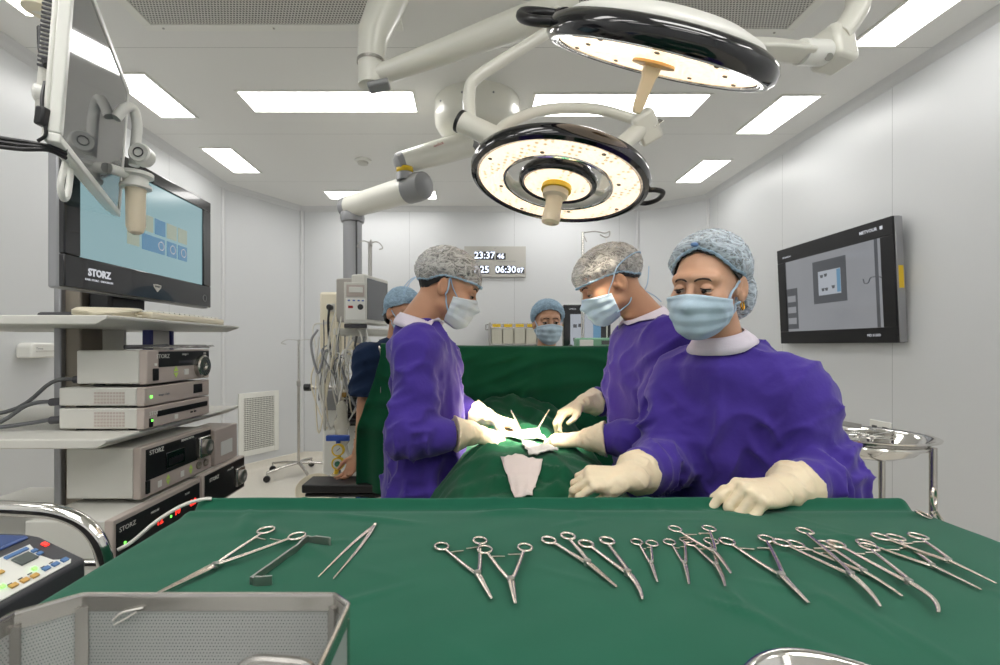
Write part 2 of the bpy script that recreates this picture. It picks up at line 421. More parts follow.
for (x, y) in (CL0, CL1, CR0, CR1):
    k += 1
    c = Vector((x, y, 0)); inw = (Vector((0.1, 2.5, 0)) - c).normalized()
    struct(MB().rod(c + inw * .012 + Vector((0, 0, .1)), c + inw * .012 + Vector((0, 0, ZC - .05)), .02, seg=12).build('trim_%d' % k, MT['cove']))

# ceiling lights: recessed panels with a slim frame
def ceil_light(x0, x1, y0, y1, label, group):
    t = thing('ceiling_light', ((x0 + x1) / 2, (y0 + y1) / 2, ZC), label, 'ceiling light', group)
    w = .018; z0, z1 = ZC - .008, ZC
    mb = MB()
    mb.span((x0 - w, y0 - w, z0), (x1 + w, y0, z1)).span((x0 - w, y1, z0), (x1 + w, y1 + w, z1)).span((x0 - w, y0, z0), (x0, y1, z1)).span((x1, y0, z0), (x1 + w, y1, z1))
    mb.build('frame', MT['white'], t, bevel=.002)
    MB().span((x0, y0, ZC - .004), (x1, y1, ZC - .001)).build('diffuser', MT['panel_light'], t, smooth=False)
gl, gw = 'square-ended ceiling lights along the side walls', 'long ceiling lights across the room'
ceil_light(-2.30, -2.05, 1.85, 2.45, 'ceiling light by the left wall nearest the camera, cut by the photo corner', gl)
ceil_light(-2.31, -2.06, 2.98, 3.54, 'ceiling light by the left wall, second from the camera, above the white hanging screen', gl)
ceil_light(-2.33, -2.08, 4.10, 4.67, 'farthest ceiling light along the left wall', gl)
ceil_light(2.18, 2.43, 2.10, 2.70, 'ceiling light by the right wall nearest the camera, cut by the top of the photo', gl)
ceil_light(2.15, 2.41, 3.24, 3.81, 'middle ceiling light along the right wall, above the wall screen', gl)
ceil_light(2.16, 2.41, 4.36, 4.95, 'farthest ceiling light along the right wall', gl)
ceil_light(-1.57, -.39, 3.185, 3.455, 'long bright ceiling light left of the round boom mount', gw)
ceil_light(.45, 1.64, 3.22, 3.52, 'long ceiling light right of the boom mount, seen behind the lamp arms', gw)
ceil_light(-1.62, -.39, 5.24, 5.50, 'far long ceiling light above the grey pendant column', gw)
ceil_light(.45, 1.64, 5.24, 5.50, 'far long ceiling light hidden behind the round lamp', gw)
for x0 in (-1.57, .45):  # out-of-view panels added as fill for the surfaces near the camera
    ceil_light(x0, x0 + 1.19, -.6, -.3, 'added unseen long fill light above and behind the photographer', gw)
    ceil_light(x0, x0 + 1.19, .2, .5, 'added unseen long fill light overhead behind the photographer', gw)
    ceil_light(x0, x0 + 1.19, -1.6, -1.3, 'added unseen long fill light at the rear of the room behind the photographer', gw)
for x0, y0 in ((-2.31, .2), (2.16, .2), (-2.31, -1.1), (2.16, -1.1)):  # unseen side panels, likewise added to brighten the near end
    ceil_light(x0, x0 + .25, y0, y0 + .6, 'added unseen small side fill light behind the photographer', gl)
# laminar-flow diffusers
def diffuser(x0, x1, y0, y1, label):
    t = thing('air_diffuser', ((x0 + x1) / 2, (y0 + y1) / 2, ZC), label, 'air diffuser', 'perforated ceiling air panels')
    w = .05; z0 = ZC - .02
    MB().span((x0, y0, z0), (x1, y0 + w, ZC)).span((x0, y1 - w, z0), (x1, y1, ZC)).span((x0, y0 + w, z0), (x0 + w, y1 - w, ZC)).span((x1 - w, y0 + w, z0), (x1, y1 - w, ZC)).build('frame', MT['white'], t, bevel=.003)
    MB().span((x0 + w, y0 + w, z0 + .006), (x1 - w, y1 - w, ZC - .004)).build('perforated_sheet', MT['perf_ceil'], t, smooth=False)
    for i in range(3):
        x = x0 + .1 + (x1 - x0 - .2) * i / 2
        MB(Matrix.Translation((x, y1 - w / 2, z0))).lathe([(.006, 0), (.006, -.003), (.001, -.004)], 10).build('screw', MT['steel'], t)
diffuser(-1.74, -.36, .9, 2.55, 'perforated air panel in the ceiling at upper left')
diffuser(.36, 1.75, .9, 2.585, 'perforated air panel in the ceiling above the near lamp')
# smoke detector
t = thing('smoke_detector', (-.99, 4.37, ZC), 'small round white smoke detector on the ceiling', 'smoke detector')
MB(Matrix.Translation((-.99, 4.37, ZC))).lathe([(.075, 0), (.075, -.012), (.055, -.02)], 28).build('base', MT['white'], t)
MB(Matrix.Translation((-.99, 4.37, ZC - .02))).lathe([(.05, 0), (.045, -.018), (.02, -.024)], 28).build('sensor_cover', MT['lgrey'], t)
# return air grille in the splayed corner
a, b = Vector((CL0[0], CL0[1], 0)), Vector((CL1[0], CL1[1], 0)); d = (b - a).normalized(); n = Vector((d.y, -d.x, 0)); Lc = (b - a).length
gM = Matrix.Translation(a.lerp(b, .42) + Vector((0, 0, .54))) @ Matrix(((d.x, 0, n.x, 0), (d.y, 0, n.y, 0), (0, 1, 0, 0), (0, 0, 0, 1)))
t = thing('air_grille', gM.translation, 'white framed return air grille low in the rear left corner', 'air grille')
W_, H_ = .50, .70
mb = MB(gM)
for s in (-1, 1):
    mb.box((s * (W_ / 2 - .03), 0, .009), (.06, H_, .018)); mb.box((0, s * (H_ / 2 - .03), .009), (W_ - .12, .06, .018))
mb.build('frame', MT['white'], t, bevel=.003)
MB(gM).box((0, 0, .002), (W_ - .1, H_ - .1, .003)).build('backing', MT['black'], t)
for i in range(26):
    MB(gM).box((0, -H_ / 2 + .075 + i * (H_ - .15) / 25, .008), (W_ - .12, .011, .003), Matrix.Rotation(R(30), 3, 'X')).build('slat', MT['white'], t, smooth=False)
mb = MB(gM)
for i in range(19): mb.box((-W_ / 2 + .075 + i * (W_ - .15) / 18, 0, .010), (.006, H_ - .12, .004))
mb.build('vertical_bars', MT['white'], t, smooth=False)
# dispenser on the left wall
t = thing('paper_dispenser', (XL, 2.83, 1.35), 'small white dispenser box on the left wall', 'dispenser')
dM = Matrix.Translation((XL, 2.83, 1.36)) @ Matrix(((0, 0, 1, 0), (1, 0, 0, 0), (0, 1, 0, 0), (0, 0, 0, 1)))
poly = [(-.11, -.02), (-.11, .05), (-.09, .07), (.09, .07), (.11, .055), (.11, -.005), (.08, -.02)]
MB(dM).prism(poly, .09).build('housing', MT['white'], t, bevel=.01)
MB(dM).box((-.02, .02, .092), (.12, .006, .004)).build('slot', MT['lgrey'], t)
letters('Tissue', .018, dM @ Matrix.Translation((-.055, .035, .0905)), MT['grey'], t)
# wall socket low on the right wall
t = thing('wall_socket', (XR, 3.1, .82), 'white wall socket on the right wall behind the basin stand', 'socket')
sM = Matrix.Translation((XR, 3.12, .86)) @ Matrix(((0, 0, -1, 0), (-1, 0, 0, 0), (0, 1, 0, 0), (0, 0, 0, 1)))
MB(sM).box((0, 0, .006), (.16, .11, .012)).build('plate', MT['white'], t, bevel=.004)
for s in (-1, 1): MB(sM).box((s * .04, 0, .0125), (.04, .04, .003)).build('outlet', MT['dgrey'], t, bevel=.002)

# digital clock on the back wall
cM = Matrix.Translation((.31, YB, 2.45)) @ Matrix(((1, 0, 0, 0), (0, 0, -1, 0), (0, 1, 0, 0), (0, 0, 0, 1)))
t = thing('wall_clock', (.31, YB, 2.26), 'steel digital wall clock panel with white numerals on the back wall', 'clock')
MB(cM).box((0, 0, .015), (.76, .38, .03)).build('case', mat('brushed_clock_face', (186, 184, 178), .4, .4), t, bevel=.004)
def digits(txt, x, y, w, h, size):
    wd = MB(cM).box((x, y, .031), (w, h, .003)).build('display_window', MT['gloss'], t)
    letters(txt, size, cM @ Matrix.Translation((x, y, .033)), MT['digit'], wd, 'digits', bold=.002)
digits('23:37', -.13, .075, .24, .10, .115); digits('46', .07, .065, .12, .08, .085)
digits('07:25', -.20, -.10, .25, .10, .115); digits('06:30', .13, -.10, .25, .10, .115); digits('07', .31, -.11, .1, .075, .08)
letters('TIME', .026, cM @ Matrix.Translation((-.22, .0, .031)), MT['grey'], t); letters('ANAESTHESIA TIME', .026, cM @ Matrix.Translation((.14, .0, .031)), MT['grey'], t)
letters('OT', .022, cM @ Matrix.Translation((-.0, .16, .031)), MT['grey'], t)
# ------------------------------------------------------------------ operating lamps
def beam(name, loc, n, parent, watt, size):
    ld = bpy.data.lights.new(name, 'SPOT'); ld.energy = watt; ld.spot_size = R(size); ld.spot_blend = .7; ld.shadow_soft_size = .11; ld.color = (1, .86, .68)
    o = bpy.data.objects.new(name, ld); COL.objects.link(o); o.parent = parent; o.location = Vector(loc) - wloc(parent)
    o.rotation_euler = Vector(n).to_track_quat('-Z', 'Y').to_euler(); return o
FIELD = Vector((.15, 1.72, 1.07))
# ring-shaped lamp over the patient
C2 = P(557, 185, 1.62); n2 = Vector((-.19, -.115, -.975)).normalized()
M2 = at_frame(C2, -n2) @ Matrix.Diagonal((.955, .955, .955, 1))
lamp = thing('surgical_lamp', C2, 'round operating lamp with an open ring and a beige centre handle, the lower of two', 'operating lamp')
RR = .31
MB(M2).lathe([(.286, -.002), (.300, -.008), (.312, -.002), (.317, .014), (.312, .034), (.296, .046), (.288, .047)], 64, cap=False).build('rim', MT['gloss'], lamp, solid=.003)
MB(M2).lathe([(.289, .046), (.25, .062), (.215, .06), (.192, .045), (.188, .0)], 64, cap=False).build('ring_housing', MT['white'], lamp, solid=.003)
MB(M2).lathe([(.197, .0), (.286, .0)], 64, cap=False).build('led_ring', MT['led'], lamp, smooth=False)
MB(M2).torus(M2.translation * 0, .192, .006, 64, 8).build('inner_trim_ring', MT['chrome'], lamp)
MB(M2).lathe([(.118, -.004), (.130, -.008), (.138, .0), (.140, .018), (.130, .034), (.10, .045), (.0, .05)], 48, cap=False).build('centre_housing', MT['gloss'], lamp, solid=.002)
MB(M2).lathe([(.001, -.002), (.121, -.002)], 48, cap=False).build('led_disc', MT['led'], lamp, smooth=False)
for a in (20, 140, 260):
    q = Vector((math.cos(R(a)), math.sin(R(a)), 0))
    MB(M2).tube([q * .12 + Vector((0, 0, .026)), q * .20 + Vector((0, 0, .034))], .017, 10, flat=.6).build('spoke', MT['white'], lamp)
for i in range(8):
    a = R(22 + 45 * i); q = Vector((math.cos(a), math.sin(a), 0)) * (.215 if i % 2 else .268)
    MB(M2).ball(q + Vector((0, 0, -.002)), .006, 8, 6, (1.3, 1, .6)).build('screw', MT['bronze'], lamp)
MB(M2).lathe([(.030, -.002), (.052, -.006), (.053, -.022), (.036, -.026)], 32, cap=False).build('collar_ring', MT['yellow'], lamp, solid=.002)
MB(M2).lathe([(.03, -.02), (.046, -.024), (.045, -.044), (.031, -.052), (.029, -.08), (.031, -.105), (.033, -.128), (.031, -.142), (.02, -.145), (.012, -.139)], 28).build('centre_handle', MT['ivory'], lamp)
hp = [M2 @ Vector(v) for v in ((.30, .06, .02), (.345, .075, .03), (.372, .03, .03), (.368, -.03, .028), (.335, -.05, .022), (.305, -.04, .02))]
MB().tube(spline(hp, 24), .0085, 10).build('grip', MT['black'], lamp)
# its yoke
MB().tube(spline([P(497, 137, 1.60), P(507, 124, 1.64), P(545, 110, 1.75), P(595, 109, 1.85), P(640, 121, 1.86)], 32), .02, 14).build('yoke_arm', MT['boom'], lamp)
MB().rod(P(459, 121, 1.62), P(499, 139, 1.60), .036, seg=24).build('swivel_joint', MT['boom'], lamp, bevel=.004)
MB().rod(P(458.5, 120.5, 1.621), P(462, 122.4, 1.619), .0375, seg=24).build('joint_cap', MT['black'], lamp, bevel=.002)
MB().tube(spline([P(470, 124, 1.62), P(469, 96, 1.65), P(474, 80, 1.67), P(500, 62, 1.69), P(548, 32, 1.72)], 30), .021, 14).build('drop_tube', MT['boom'], lamp)
bm_ = frame((.55, -.2, .3), (1, 0, 0))
MB().box(P(646, 127, 1.85), (.12, .07, .085), bm_).build('pivot_block', MT['boom'], lamp, bevel=.012)
MB().tube([P(640, 130, 1.85), P(620, 146, 1.83), M2 @ Vector((.205, .16, .058))], .033, 16).build('pivot_stub', MT['boom'], lamp, bevel=.004)
MB().box(P(657, 123, 1.83), (.004, .045, .04), bm_).build('pivot_plate', MT['chrome'], lamp, bevel=.001)
beam('lamp_beam', C2 + n2 * .2, FIELD - C2, lamp, LAMP_WATT, 34)

# near lamp, seen almost edge-on
C1 = P(654, 63, 1.25); n1 = Vector((-.225, .465, -.85)).normalized()
M1 = at_frame(C1, -n1) @ Matrix.Diagonal((.92, .92, .78, 1))
lamp = thing('surgical_lamp', C1, 'large domed operating lamp seen nearly edge-on at the top, with a black rim', 'operating lamp')
MB(M1).lathe([(.284, .002), (.296, -.006), (.310, -.004), (.322, .012), (.325, .034), (.315, .056), (.296, .068), (.285, .07)], 72, cap=False).build('rim', MT['gloss'], lamp, solid=.003)
MB(M1).lathe([(.288, .068), (.262, .094), (.21, .118), (.14, .135), (.07, .142), (.001, .144)], 64, cap=False).build('dome', MT['white'], lamp, solid=.003)
MB(M1).lathe([(.001, .003), (.282, .003)], 64, cap=False).build('led_disc', MT['led'], lamp, smooth=False)
MB(M1).torus((0, 0, 0), .288, .005, 72, 8).build('trim_ring', MT['chrome'], lamp)
for i in range(10):
    a = R(36 * i); q = Vector((math.cos(a), math.sin(a), 0)) * (.2 if i % 2 else .25)
    MB(M1).ball(q, .006, 8, 6, (1.3, 1, .6)).build('screw', MT['bronze'], lamp)
MB(M1).lathe([(.06, .0), (.062, -.008), (.04, -.012), (.001, -.012)], 32, cap=False).build('handle_mount', mat('amber_mount', (214, 168, 96), .4), lamp)
MB(M1).prism([(-.024, -.008), (.024, -.008), (.024, -.035), (.020, -.045), (.016, -.13), (.011, -.158), (-.011, -.158), (-.016, -.13), (-.020, -.045), (-.024, -.035)], .022, Matrix.Translation((0, .011, 0)) @ Matrix(((1, 0, 0, 0), (0, 0, -1, 0), (0, 1, 0, 0), (0, 0, 0, 1)))).build('centre_handle', MT['ivory'], lamp, bevel=.004)
hp = [M1 @ Vector(v) for v in ((-.22, .17, .085), (-.30, .19, .085), (-.385, .13, .06), (-.40, .05, .03), (-.37, -.01, .02), (-.31, -.02, .03))]
MB().tube(spline(hp, 24), .013, 10).build('grip', MT['black'], lamp)
MB(M1).tube([(-.25, .09, .085), (-.29, .05, .075), (-.285, 0, .07)], .02, 10, flat=.6).build('grip_bracket', MT['black'], lamp)
MB().tube([M1 @ Vector((.12, .04, .12)), M1 @ Vector((.20, .10, .11)), P(748, 49, 1.42), P(770, 50, 1.44), P(806, 53, 1.47)], [.05, .055, .058, .06, .055], 4, flat=.62, up=(0, -.3, 1)).build('support_arm', MT['boom'], lamp, bevel=.01)
MB().rod(P(800, 52, 1.46), P(824, 53, 1.49), .037, seg=24).build('arm_stub', MT['white'], lamp, bevel=.003)
jb = frame((.35, -.9, .15), (.95, .3, .0))
MB().box(P(832, 50, 1.52), (.10, .115, .10), jb).build('pivot_block', MT['boom'], lamp, bevel=.016)
MB().rod(P(829, 57, 1.455), P(829, 57, 1.465), .011, seg=14).build('pivot_bolt', MT['steel_d'], lamp)
MB().tube(spline([P(838, 36, 1.5), P(852, 18, 1.5), P(858, 2, 1.5), P(856, -30, 1.5), P(830, -80, 1.5)], 24), .034, 16).build('suspension_tube', MT['boom'], lamp)
beam('lamp_beam', C1 + n1 * .2, FIELD + Vector((0, .05, 0)) - C1, lamp, LAMP_WATT, 30)

# spring arm with elbow at upper left
t = thing('lamp_boom_arm', P(372, 60, 1.9), 'white lamp suspension arm with a knuckle joint at the top left of the lamps', 'boom arm')
MB().tube([P(376, 76, 1.9), P(440, 53, 1.9), P(510, 27, 1.88), P(575, 4, 1.85)], [.044, .055, .068, .075], 16, flat=.8).build('spring_arm', MT['boom'], t)
MB().tube([P(371, 86, 1.9), P(371, 56, 1.9), P(373, 36, 1.9), P(384, 10, 1.9), P(400, -28, 1.9)], [.05, .054, .062, .07, .075], 16).build('elbow_arm', MT['boom'], t)
MB().rod(P(371, 64, 1.9), P(371, 61, 1.9), .056, seg=24).build('joint_ring', MT['steel'], t)
MB().box(P(379, 86, 1.86), (.085, .06, .022), Matrix.Rotation(R(-12), 3, 'Y')).build('joint_cover', MT['grey'], t, bevel=.006)
MB().rod(P(560, 6, 1.86), P(548, 32, 1.72), .028, seg=16).build('end_pivot', MT['boom'], t, bevel=.004)
MB().tube([P(400, -28, 1.9), Vector((-.1, 1.6, 3.0)), Vector((.1, 1.3, 3.04))], .07, 14).build('horizontal_arm', MT['boom'], t)
MB(Matrix.Translation((.1, 1.3, 2.98))).lathe([(.06, 0), (.09, .01), (.09, .1), (.16, .11), (.16, .15)], 32).build('ceiling_flange', MT['boom'], t)
MB().tube([Vector((.1, 1.3, 3.06)), Vector((.5, 1.35, 3.04)), P(830, -80, 1.5)], .06, 14).build('second_arm', MT['boom'], t)

# ceiling pendant: drum, two booms, grey column
t = thing('ceiling_pendant', (.05, 3.35, ZC), 'cream ceiling pendant with a round drum, two jointed booms and a grey column', 'ceiling pendant')
MB(Matrix.Translation((.05, 3.35, 0))).lathe([(.30, ZC), (.30, ZC - .10), (.295, ZC - .15), (.27, ZC - .195), (.22, ZC - .215), (.10, ZC - .22)], 48).build('drum', MT['boom'], t)
for a in (215, 250, 290): 
    q = Vector((.05 + .301 * math.cos(R(a)), 3.35 + .301 * math.sin(R(a)), ZC - .07)); MB().ball(q, .007, 8, 6).build('screw', MT['grey'], t)
pv = Vector((.05, 3.35, 2.86))
MB(Matrix.Translation((.05, 3.35, 0))).lathe([(.085, 2.93), (.085, 2.86), (.10, 2.83), (.09, 2.79), (.05, 2.77)], 28).build('pivot_cap', MT['grey'], t)
MB(Matrix.Translation((.05, 3.35, 2.9))).lathe([(.088, .0), (.089, .02)], 28, cap=False).build('warning_label', MT['yellow'], t)
e1 = P(402, 163, 3.22); e2 = P(418, 187, 3.22); e3 = P(350, 207, 3.7)
MB().tube([pv + (pv - e1).normalized() * .06, pv.lerp(e1, .5), e1], [.09, .084, .074], 20, flat=1.0).build('upper_boom', MT['boom'], t)
dd = (e1 - pv).normalized()
MB().tube([e1 - dd * .01, e1 + dd * .03, e1 + dd * .05], [.077, .07, .04], 20).build('boom_end_cap', MT['grey'], t)
letters('hanaulux', .032, at_frame(pv.lerp(e1, .55) + Vector((0, -.082, .02)), (0, -1, .2), -dd), MT['red'], t)
el = P(405, 172, 3.22)
MB(Matrix.Translation((el.x, el.y, 0))).lathe([(.058, el.z + .08), (.058, el.z - .06)], 24).build('elbow_spindle', MT['alu'], t)
MB(Matrix.Translation((el.x, el.y, el.z - .01))).lathe([(.0605, 0), (.0605, .035)], 24, cap=False, a0=-150, a1=-20).build('warning_label', MT['yellow'], t, solid=.002)
d2 = (e3 - e2).normalized()
MB().tube([e2, e2.lerp(e3, .5), e3], [.094, .09, .085], 20).build('lower_boom', MT['boom'], t)
MB().tube([e2 + d2 * .09, e2, e2 - d2 * .06, e2 - d2 * .09], [.0965, .0975, .09, .05], 20).build('boom_end_cap', MT['grey'], t)
MB().tube([e3 - d2 * .01, e3 + d2 * .05, e3 + d2 * .07], [.088, .085, .06], 20).build('boom_end_cap', MT['alu'], t)
cx, cy = e3.x + .02, e3.y
MB(Matrix.Translation((cx, cy, 0))).lathe([(.09, e3.z - .05), (.095, e3.z - .09), (.088, e3.z - .12), (.07, e3.z - .125)], 28).build('column_collar', MT['alu'], t)
MB(Matrix.Translation((cx, cy, 0))).lathe([(.072, e3.z - .12), (.072, 1.62)], 28).build('column', MT['alu'], t)
MB().box((cx + .045, cy - .058, 2.0), (.012, .006, .78)).build('column_rail', MT['dgrey'], t, smooth=False)
MB().box((cx - .07, cy - .02, 1.60), (.30, .22, .44)).build('service_head', MT['cream'], t, bevel=.02)
MB().box((cx - .13, cy - .132, 1.70), (.06, .01, .06)).build('power_socket', MT['lgrey'], t, bevel=.003)
MB().rod((cx - .13, cy - .135, 1.70), (cx - .13, cy - .185, 1.70), .022, seg=14).build('power_plug', MT['black'], t, bevel=.004)
MB().tube(spline([(cx - .13, cy - .18, 1.69), (cx - .13, cy - .2, 1.55), (cx - .09, cy - .25, 1.3), (cx + .0, cy - .3, 1.0), (cx + .1, cy - .3, .85)], 30), .009, 8).build('power_cable', MT['black'], t)
MB().tube(spline([(cx - .16, cy - .135, 1.58), (cx - .24, cy - .2, 1.56), (cx - .22, cy - .22, 1.4), (cx - .15, cy - .3, 1.1), (cx + .05, cy - .35, .8)], 30), .006, 8).build('gas_hose', MT['tube'], t)
MB().box((cx - .16, cy - .14, 1.585), (.05, .03, .02)).build('gas_outlet', MT['lgrey'], t, bevel=.003)

# ------------------------------------------------------------------ screen hung from the ceiling, near the camera at left
u = Vector((-.46, .886, 0)).normalized(); n0 = Vector((.886, .46, 0)).normalized()
up = (n0 * math.sin(R(3.5)) + Vector((0, 0, 1)) * math.cos(R(3.5))).normalized(); nn = u.cross(up); nn = nn if nn.dot(n0) > 0 else -nn
o0 = P(60, 143, .89)
MS = Matrix.Translation(o0) @ Matrix(((u.x, up.x, nn.x, 0), (u.y, up.y, nn.y, 0), (u.z, up.z, nn.z, 0), (0, 0, 0, 1)))
SW, SH = .58, .385
t = thing('hanging_monitor', o0 + up * .2 + u * .29, 'white flat screen hung from the ceiling seen edge-on at upper left', 'monitor')
mb = MB(MS); b = .018
mb.span((0, 0, -.02), (SW, b, .0)).span((0, SH - b, -.02), (SW, SH, 0)).span((0, b, -.02), (b, SH - b, 0)).span((SW - b, b, -.02), (SW, SH - b, 0))
mb.build('bezel', MT['white'], t, bevel=.003)
MB(MS).span((b, b, -.02), (SW - b, SH - b, -.003)).build('screen', MT['scr_off'], t, smooth=False)
MB(MS).span((.004, .004, -.03), (SW - .004, SH - .004, -.02)).build('back_shell', MT['white'], t, bevel=.006)
MB(MS).span((.03, .05, -.052), (SW - .1, SH - .03, -.03)).build('rear_housing', MT['lgrey'], t, bevel=.012)
for i in range(22):
    MB(MS).box((.029, .15 + i * .0085, -.042), (.004, .0035, .016)).build('vent_slot', MT['dgrey'], t, smooth=False)
MB(MS).rod((.04, .10, -.03), (.04, .10, -.055), .016, seg=18).build('cable_boss', MT['white'], t, bevel=.004)
# mount, tube from the ceiling
MB().rod(MS @ Vector((.10, .31, -.03)), MS @ Vector((.10, .31, -.09)), .026, seg=20).build('mount_hub', MT['boom'], t, bevel=.005)
q = MS @ Vector((.10, .31, -.075))
MB().tube([q - Vector((0, 0, .02)), q + Vector((0, 0, .2)), Vector((q.x, q.y, ZC))], .022, 16).build('ceiling_tube', MT['boom'], t)
MB(Matrix.Translation((q.x, q.y, q.z - .02))).lathe([(.022, .03), (.028, .025), (.029, 0), (.02, -.005)], 24).build('tube_collar', MT['cream'], t)
MB().tube(spline([P(41, 28, .93), P(42, 50, .92), P(47, 66, .90)], 12), .0065, 8).build('cable', MT['black'], t)
MB().box(P(43, 117, .88), (.018, .02, .035), Matrix.Rotation(R(8), 3, 'Y')).build('power_adapter', MT['black'], t, bevel=.004)
MB().tube(spline([P(45, 82, .9), P(42, 98, .885), P(43, 117, .88), P(46, 134, .88), P(38, 141, .88)], 20), .003, 8).build('cable', MT['black'], t)
for dy in (0, 4, 8):
    MB().tube(spline([P(66, 150 + dy, .93), P(48, 146 + dy * .5, .9), P(20, 141 + dy, .88), P(-20, 136 + dy, .86), P(-60, 138, .86)], 24), .0042, 8).build('cable', MT['black'], t)
# grip fork and sterile handle in front of the glass
hz = Vector((0, 0, 1))
def hp_(x, y, z): return MS @ Vector((x, y, z))
fx = .425
MB().tube(spline([hp_(fx - .02, .225, .004), hp_(fx - .012, .26, .02), hp_(fx + .005, .272, .035), hp_(fx + .02, .235, .045), hp_(fx + .02, .17, .045), hp_(fx + .02, .12, .045)], 30), .013, 12).build('fork', MT['white'], t)
kb = hp_(fx + .005, .15, .062)
MB(at_frame(kb, (.15, -1, .05))).lathe([(.028, -.02), (.028, .012), (.024, .016), (.02, .014), (.001, .014)], 28).build('lock_knob', MT['white'], t)
MB(at_frame(kb + Vector((.0024, -.0165, .001)), (.15, -1, .05))).torus((0, 0, 0), .012, .0015, 24, 6).build('knob_mark', MT['dgrey'], t)
kc = hp_(fx + .02, .102, .05)
MB(Matrix.Translation(kc)).lathe([(.03, .0), (.043, -.002), (.043, -.012), (.03, -.016), (.030, -.034), (.038, -.036), (.038, -.044), (.028, -.046)], 32).build('flange', MT['white'], t)
MB(Matrix.Translation(kc)).lathe([(.026, -.044), (.024, -.06), (.0235, -.15), (.018, -.166), (.008, -.172)], 28).build('sterile_handle', MT['ivory'], t)
MB().tube([hp_(fx - .03, .085, .0), kc + Vector((0, 0, -.01))], .014, 10).build('bracket', MT['white'], t)
MB().tube(spline([hp_(.12, .0, -.02), hp_(.10, -.05, -.02), hp_(.12, -.075, -.02), hp_(.15, -.06, -.02), hp_(.16, .0, -.02)], 20), .006, 10).build('lower_grip', MT['white'], t)
# ------------------------------------------------------------------ equipment cart at left
CX = -.90; Y0, Y1 = 1.17, 1.84
t = thing('equipment_cart', (-1.25, 1.5, 0), 'grey equipment cart with flat shelves at the left', 'equipment cart')
def shelf(z, x1=CX, y0=Y0, y1=Y1, th=.024):
    x0 = -1.72; c = .035
    poly = [(x0, y0), (x1, y0), (x1, y1 - c), (x1, y1), (x0, y1)]
    mb = MB(); lo = [mb.v((x - (.03 if x == x1 else 0), y - (.03 if y > 1.7 else -.0), z - th)) for x, y in poly]; hi = [mb.v((x, y, z)) for x, y in poly]
    mid = [mb.v((x, y, z - th * .35)) for x, y in poly]
    mb.f(lo[::-1]); mb.f(hi); n = len(poly)
    for a, b in ((lo, mid), (mid, hi)):
        for i in range(n): mb.f([a[i], a[(i + 1) % n], b[(i + 1) % n], b[i]])
    mb.build('shelf', MT['lgrey'], t, bevel=.003)
ZS1, ZS2, ZS3 = 1.487, 1.178, .86
shelf(ZS1); shelf(ZS2); shelf(ZS3); shelf(.30)
MB().box((-1.205, 1.475, .95), (.05, .09, 1.72)).build('column', MT['bronze'], t, bevel=.006)
MB().box((-1.238, 1.43, .95), (.022, .03, 1.72)).build('column_edge', MT['alu'], t, bevel=.004)
MB().box((-1.60, 1.475, .95), (.06, .11, 1.72)).build('column', MT['bronze'], t, bevel=.006)
MB().box((-1.20, 1.56, 1.0), (.12, .012, 1.0)).build('back_panel', MT['lgrey'], t, smooth=False)
for x in (-1.62, -1.0):
    for y in (1.25, 1.76):
        c = MB(Matrix.Translation((x, y, .05)) @ Matrix.Rotation(R(90), 4, 'X')).lathe([(.048, -.014), (.05, -.01), (.05, .01), (.048, .014)], 20).build('caster', MT['black'], t)
        MB().rod((x, y, .05), (x, y, .28), .012, seg=10).build('caster_stem', MT['steel'], t)
for y in (1.30, 1.38, 1.46): MB().rod((-1.03, y, ZS2 - .024), (-1.03, y, ZS2 - .05), .008, seg=10).build('shelf_bolt', MT['black'], t)
# big monitor on the cart
XM = -1.04
Mm = Matrix.Translation((XM, 1.21, 1.563)) @ Matrix(((0, 0, 1, 0), (1, 0, 0, 0), (0, 1, 0, 0), (0, 0, 0, 1)))      # local x = away, y = up, z = to the right
W, H = .685, .42
t = thing('endoscopy_monitor', (XM, 1.55, ZS1), 'large black-framed monitor with a teal display on the cart', 'monitor')
mb = MB(Mm); b, bb = .052, .085
mb.span((0, 0, -.03), (W, bb, 0)).span((0, H - .04, -.03), (W, H, 0)).span((0, bb, -.03), (b, H - .04, 0)).span((W - b, bb, -.03), (W, H - .04, 0))
mb.build('bezel', MT['gloss'], t, bevel=.003)
MB(Mm).span((-.003, -.004, -.042), (W + .003, H + .003, -.012)).build('case', MT['alu'], t, bevel=.006)
sc = MB(Mm).span((b, bb, -.02), (W - b, H - .04, -.006)).build('screen', MT['scr_teal'], t, smooth=False)
ix = .285
for r_ in range(2):
    for c_ in range(4):
        if r_ == 1 and c_ < 2: continue
        MB(Mm).box((ix + .035 + c_ * .062, .245 - r_ * .062, -.005), (.052, .052, .003)).build('icon', MT['scr_blue' if (c_ == 1 or r_ == 1) else 'scr_tan'], sc, bevel=.001)
MB(Mm).box((ix + .065, .183, -.005), (.11, .052, .003)).build('icon', MT['scr_blue'], sc, bevel=.001)
MB(Mm).box((ix - .03, .215, -.005), (.052, .11, .003)).build('icon', MT['scr_tan'], sc, bevel=.001)
for c_ in range(3): MB(Mm).torus((ix + .10 + c_ * .062, .184, -.003), .014, .002, 14, 5).build('icon_mark', MT['scr_lite'], sc)
letters('STORZ', .027, Mm @ Matrix.Translation((.115, .048, .0008)), MT['glow_print'], t, sx=.95, bold=.0012)
letters('KARL STORZ - ENDOSKOPE', .008, Mm @ Matrix.Translation((.115, .028, .0008)), MT['glow_print'], t)
MB(Mm).prism([(.34, .05), (.36, .052), (.38, .05), (.377, .04), (.36, .026), (.343, .04)], .001).build('emblem', MT['lgrey'], t, smooth=False)
letters('SMART', .009, Mm @ Matrix.Translation((.36, .044, .0014)), MT['black'], t)
for (x, r) in ((.64, .012),): MB(Mm).torus((x, .035, .0005), r, .0012, 20, 6).build('power_key', MT['grey'], t)
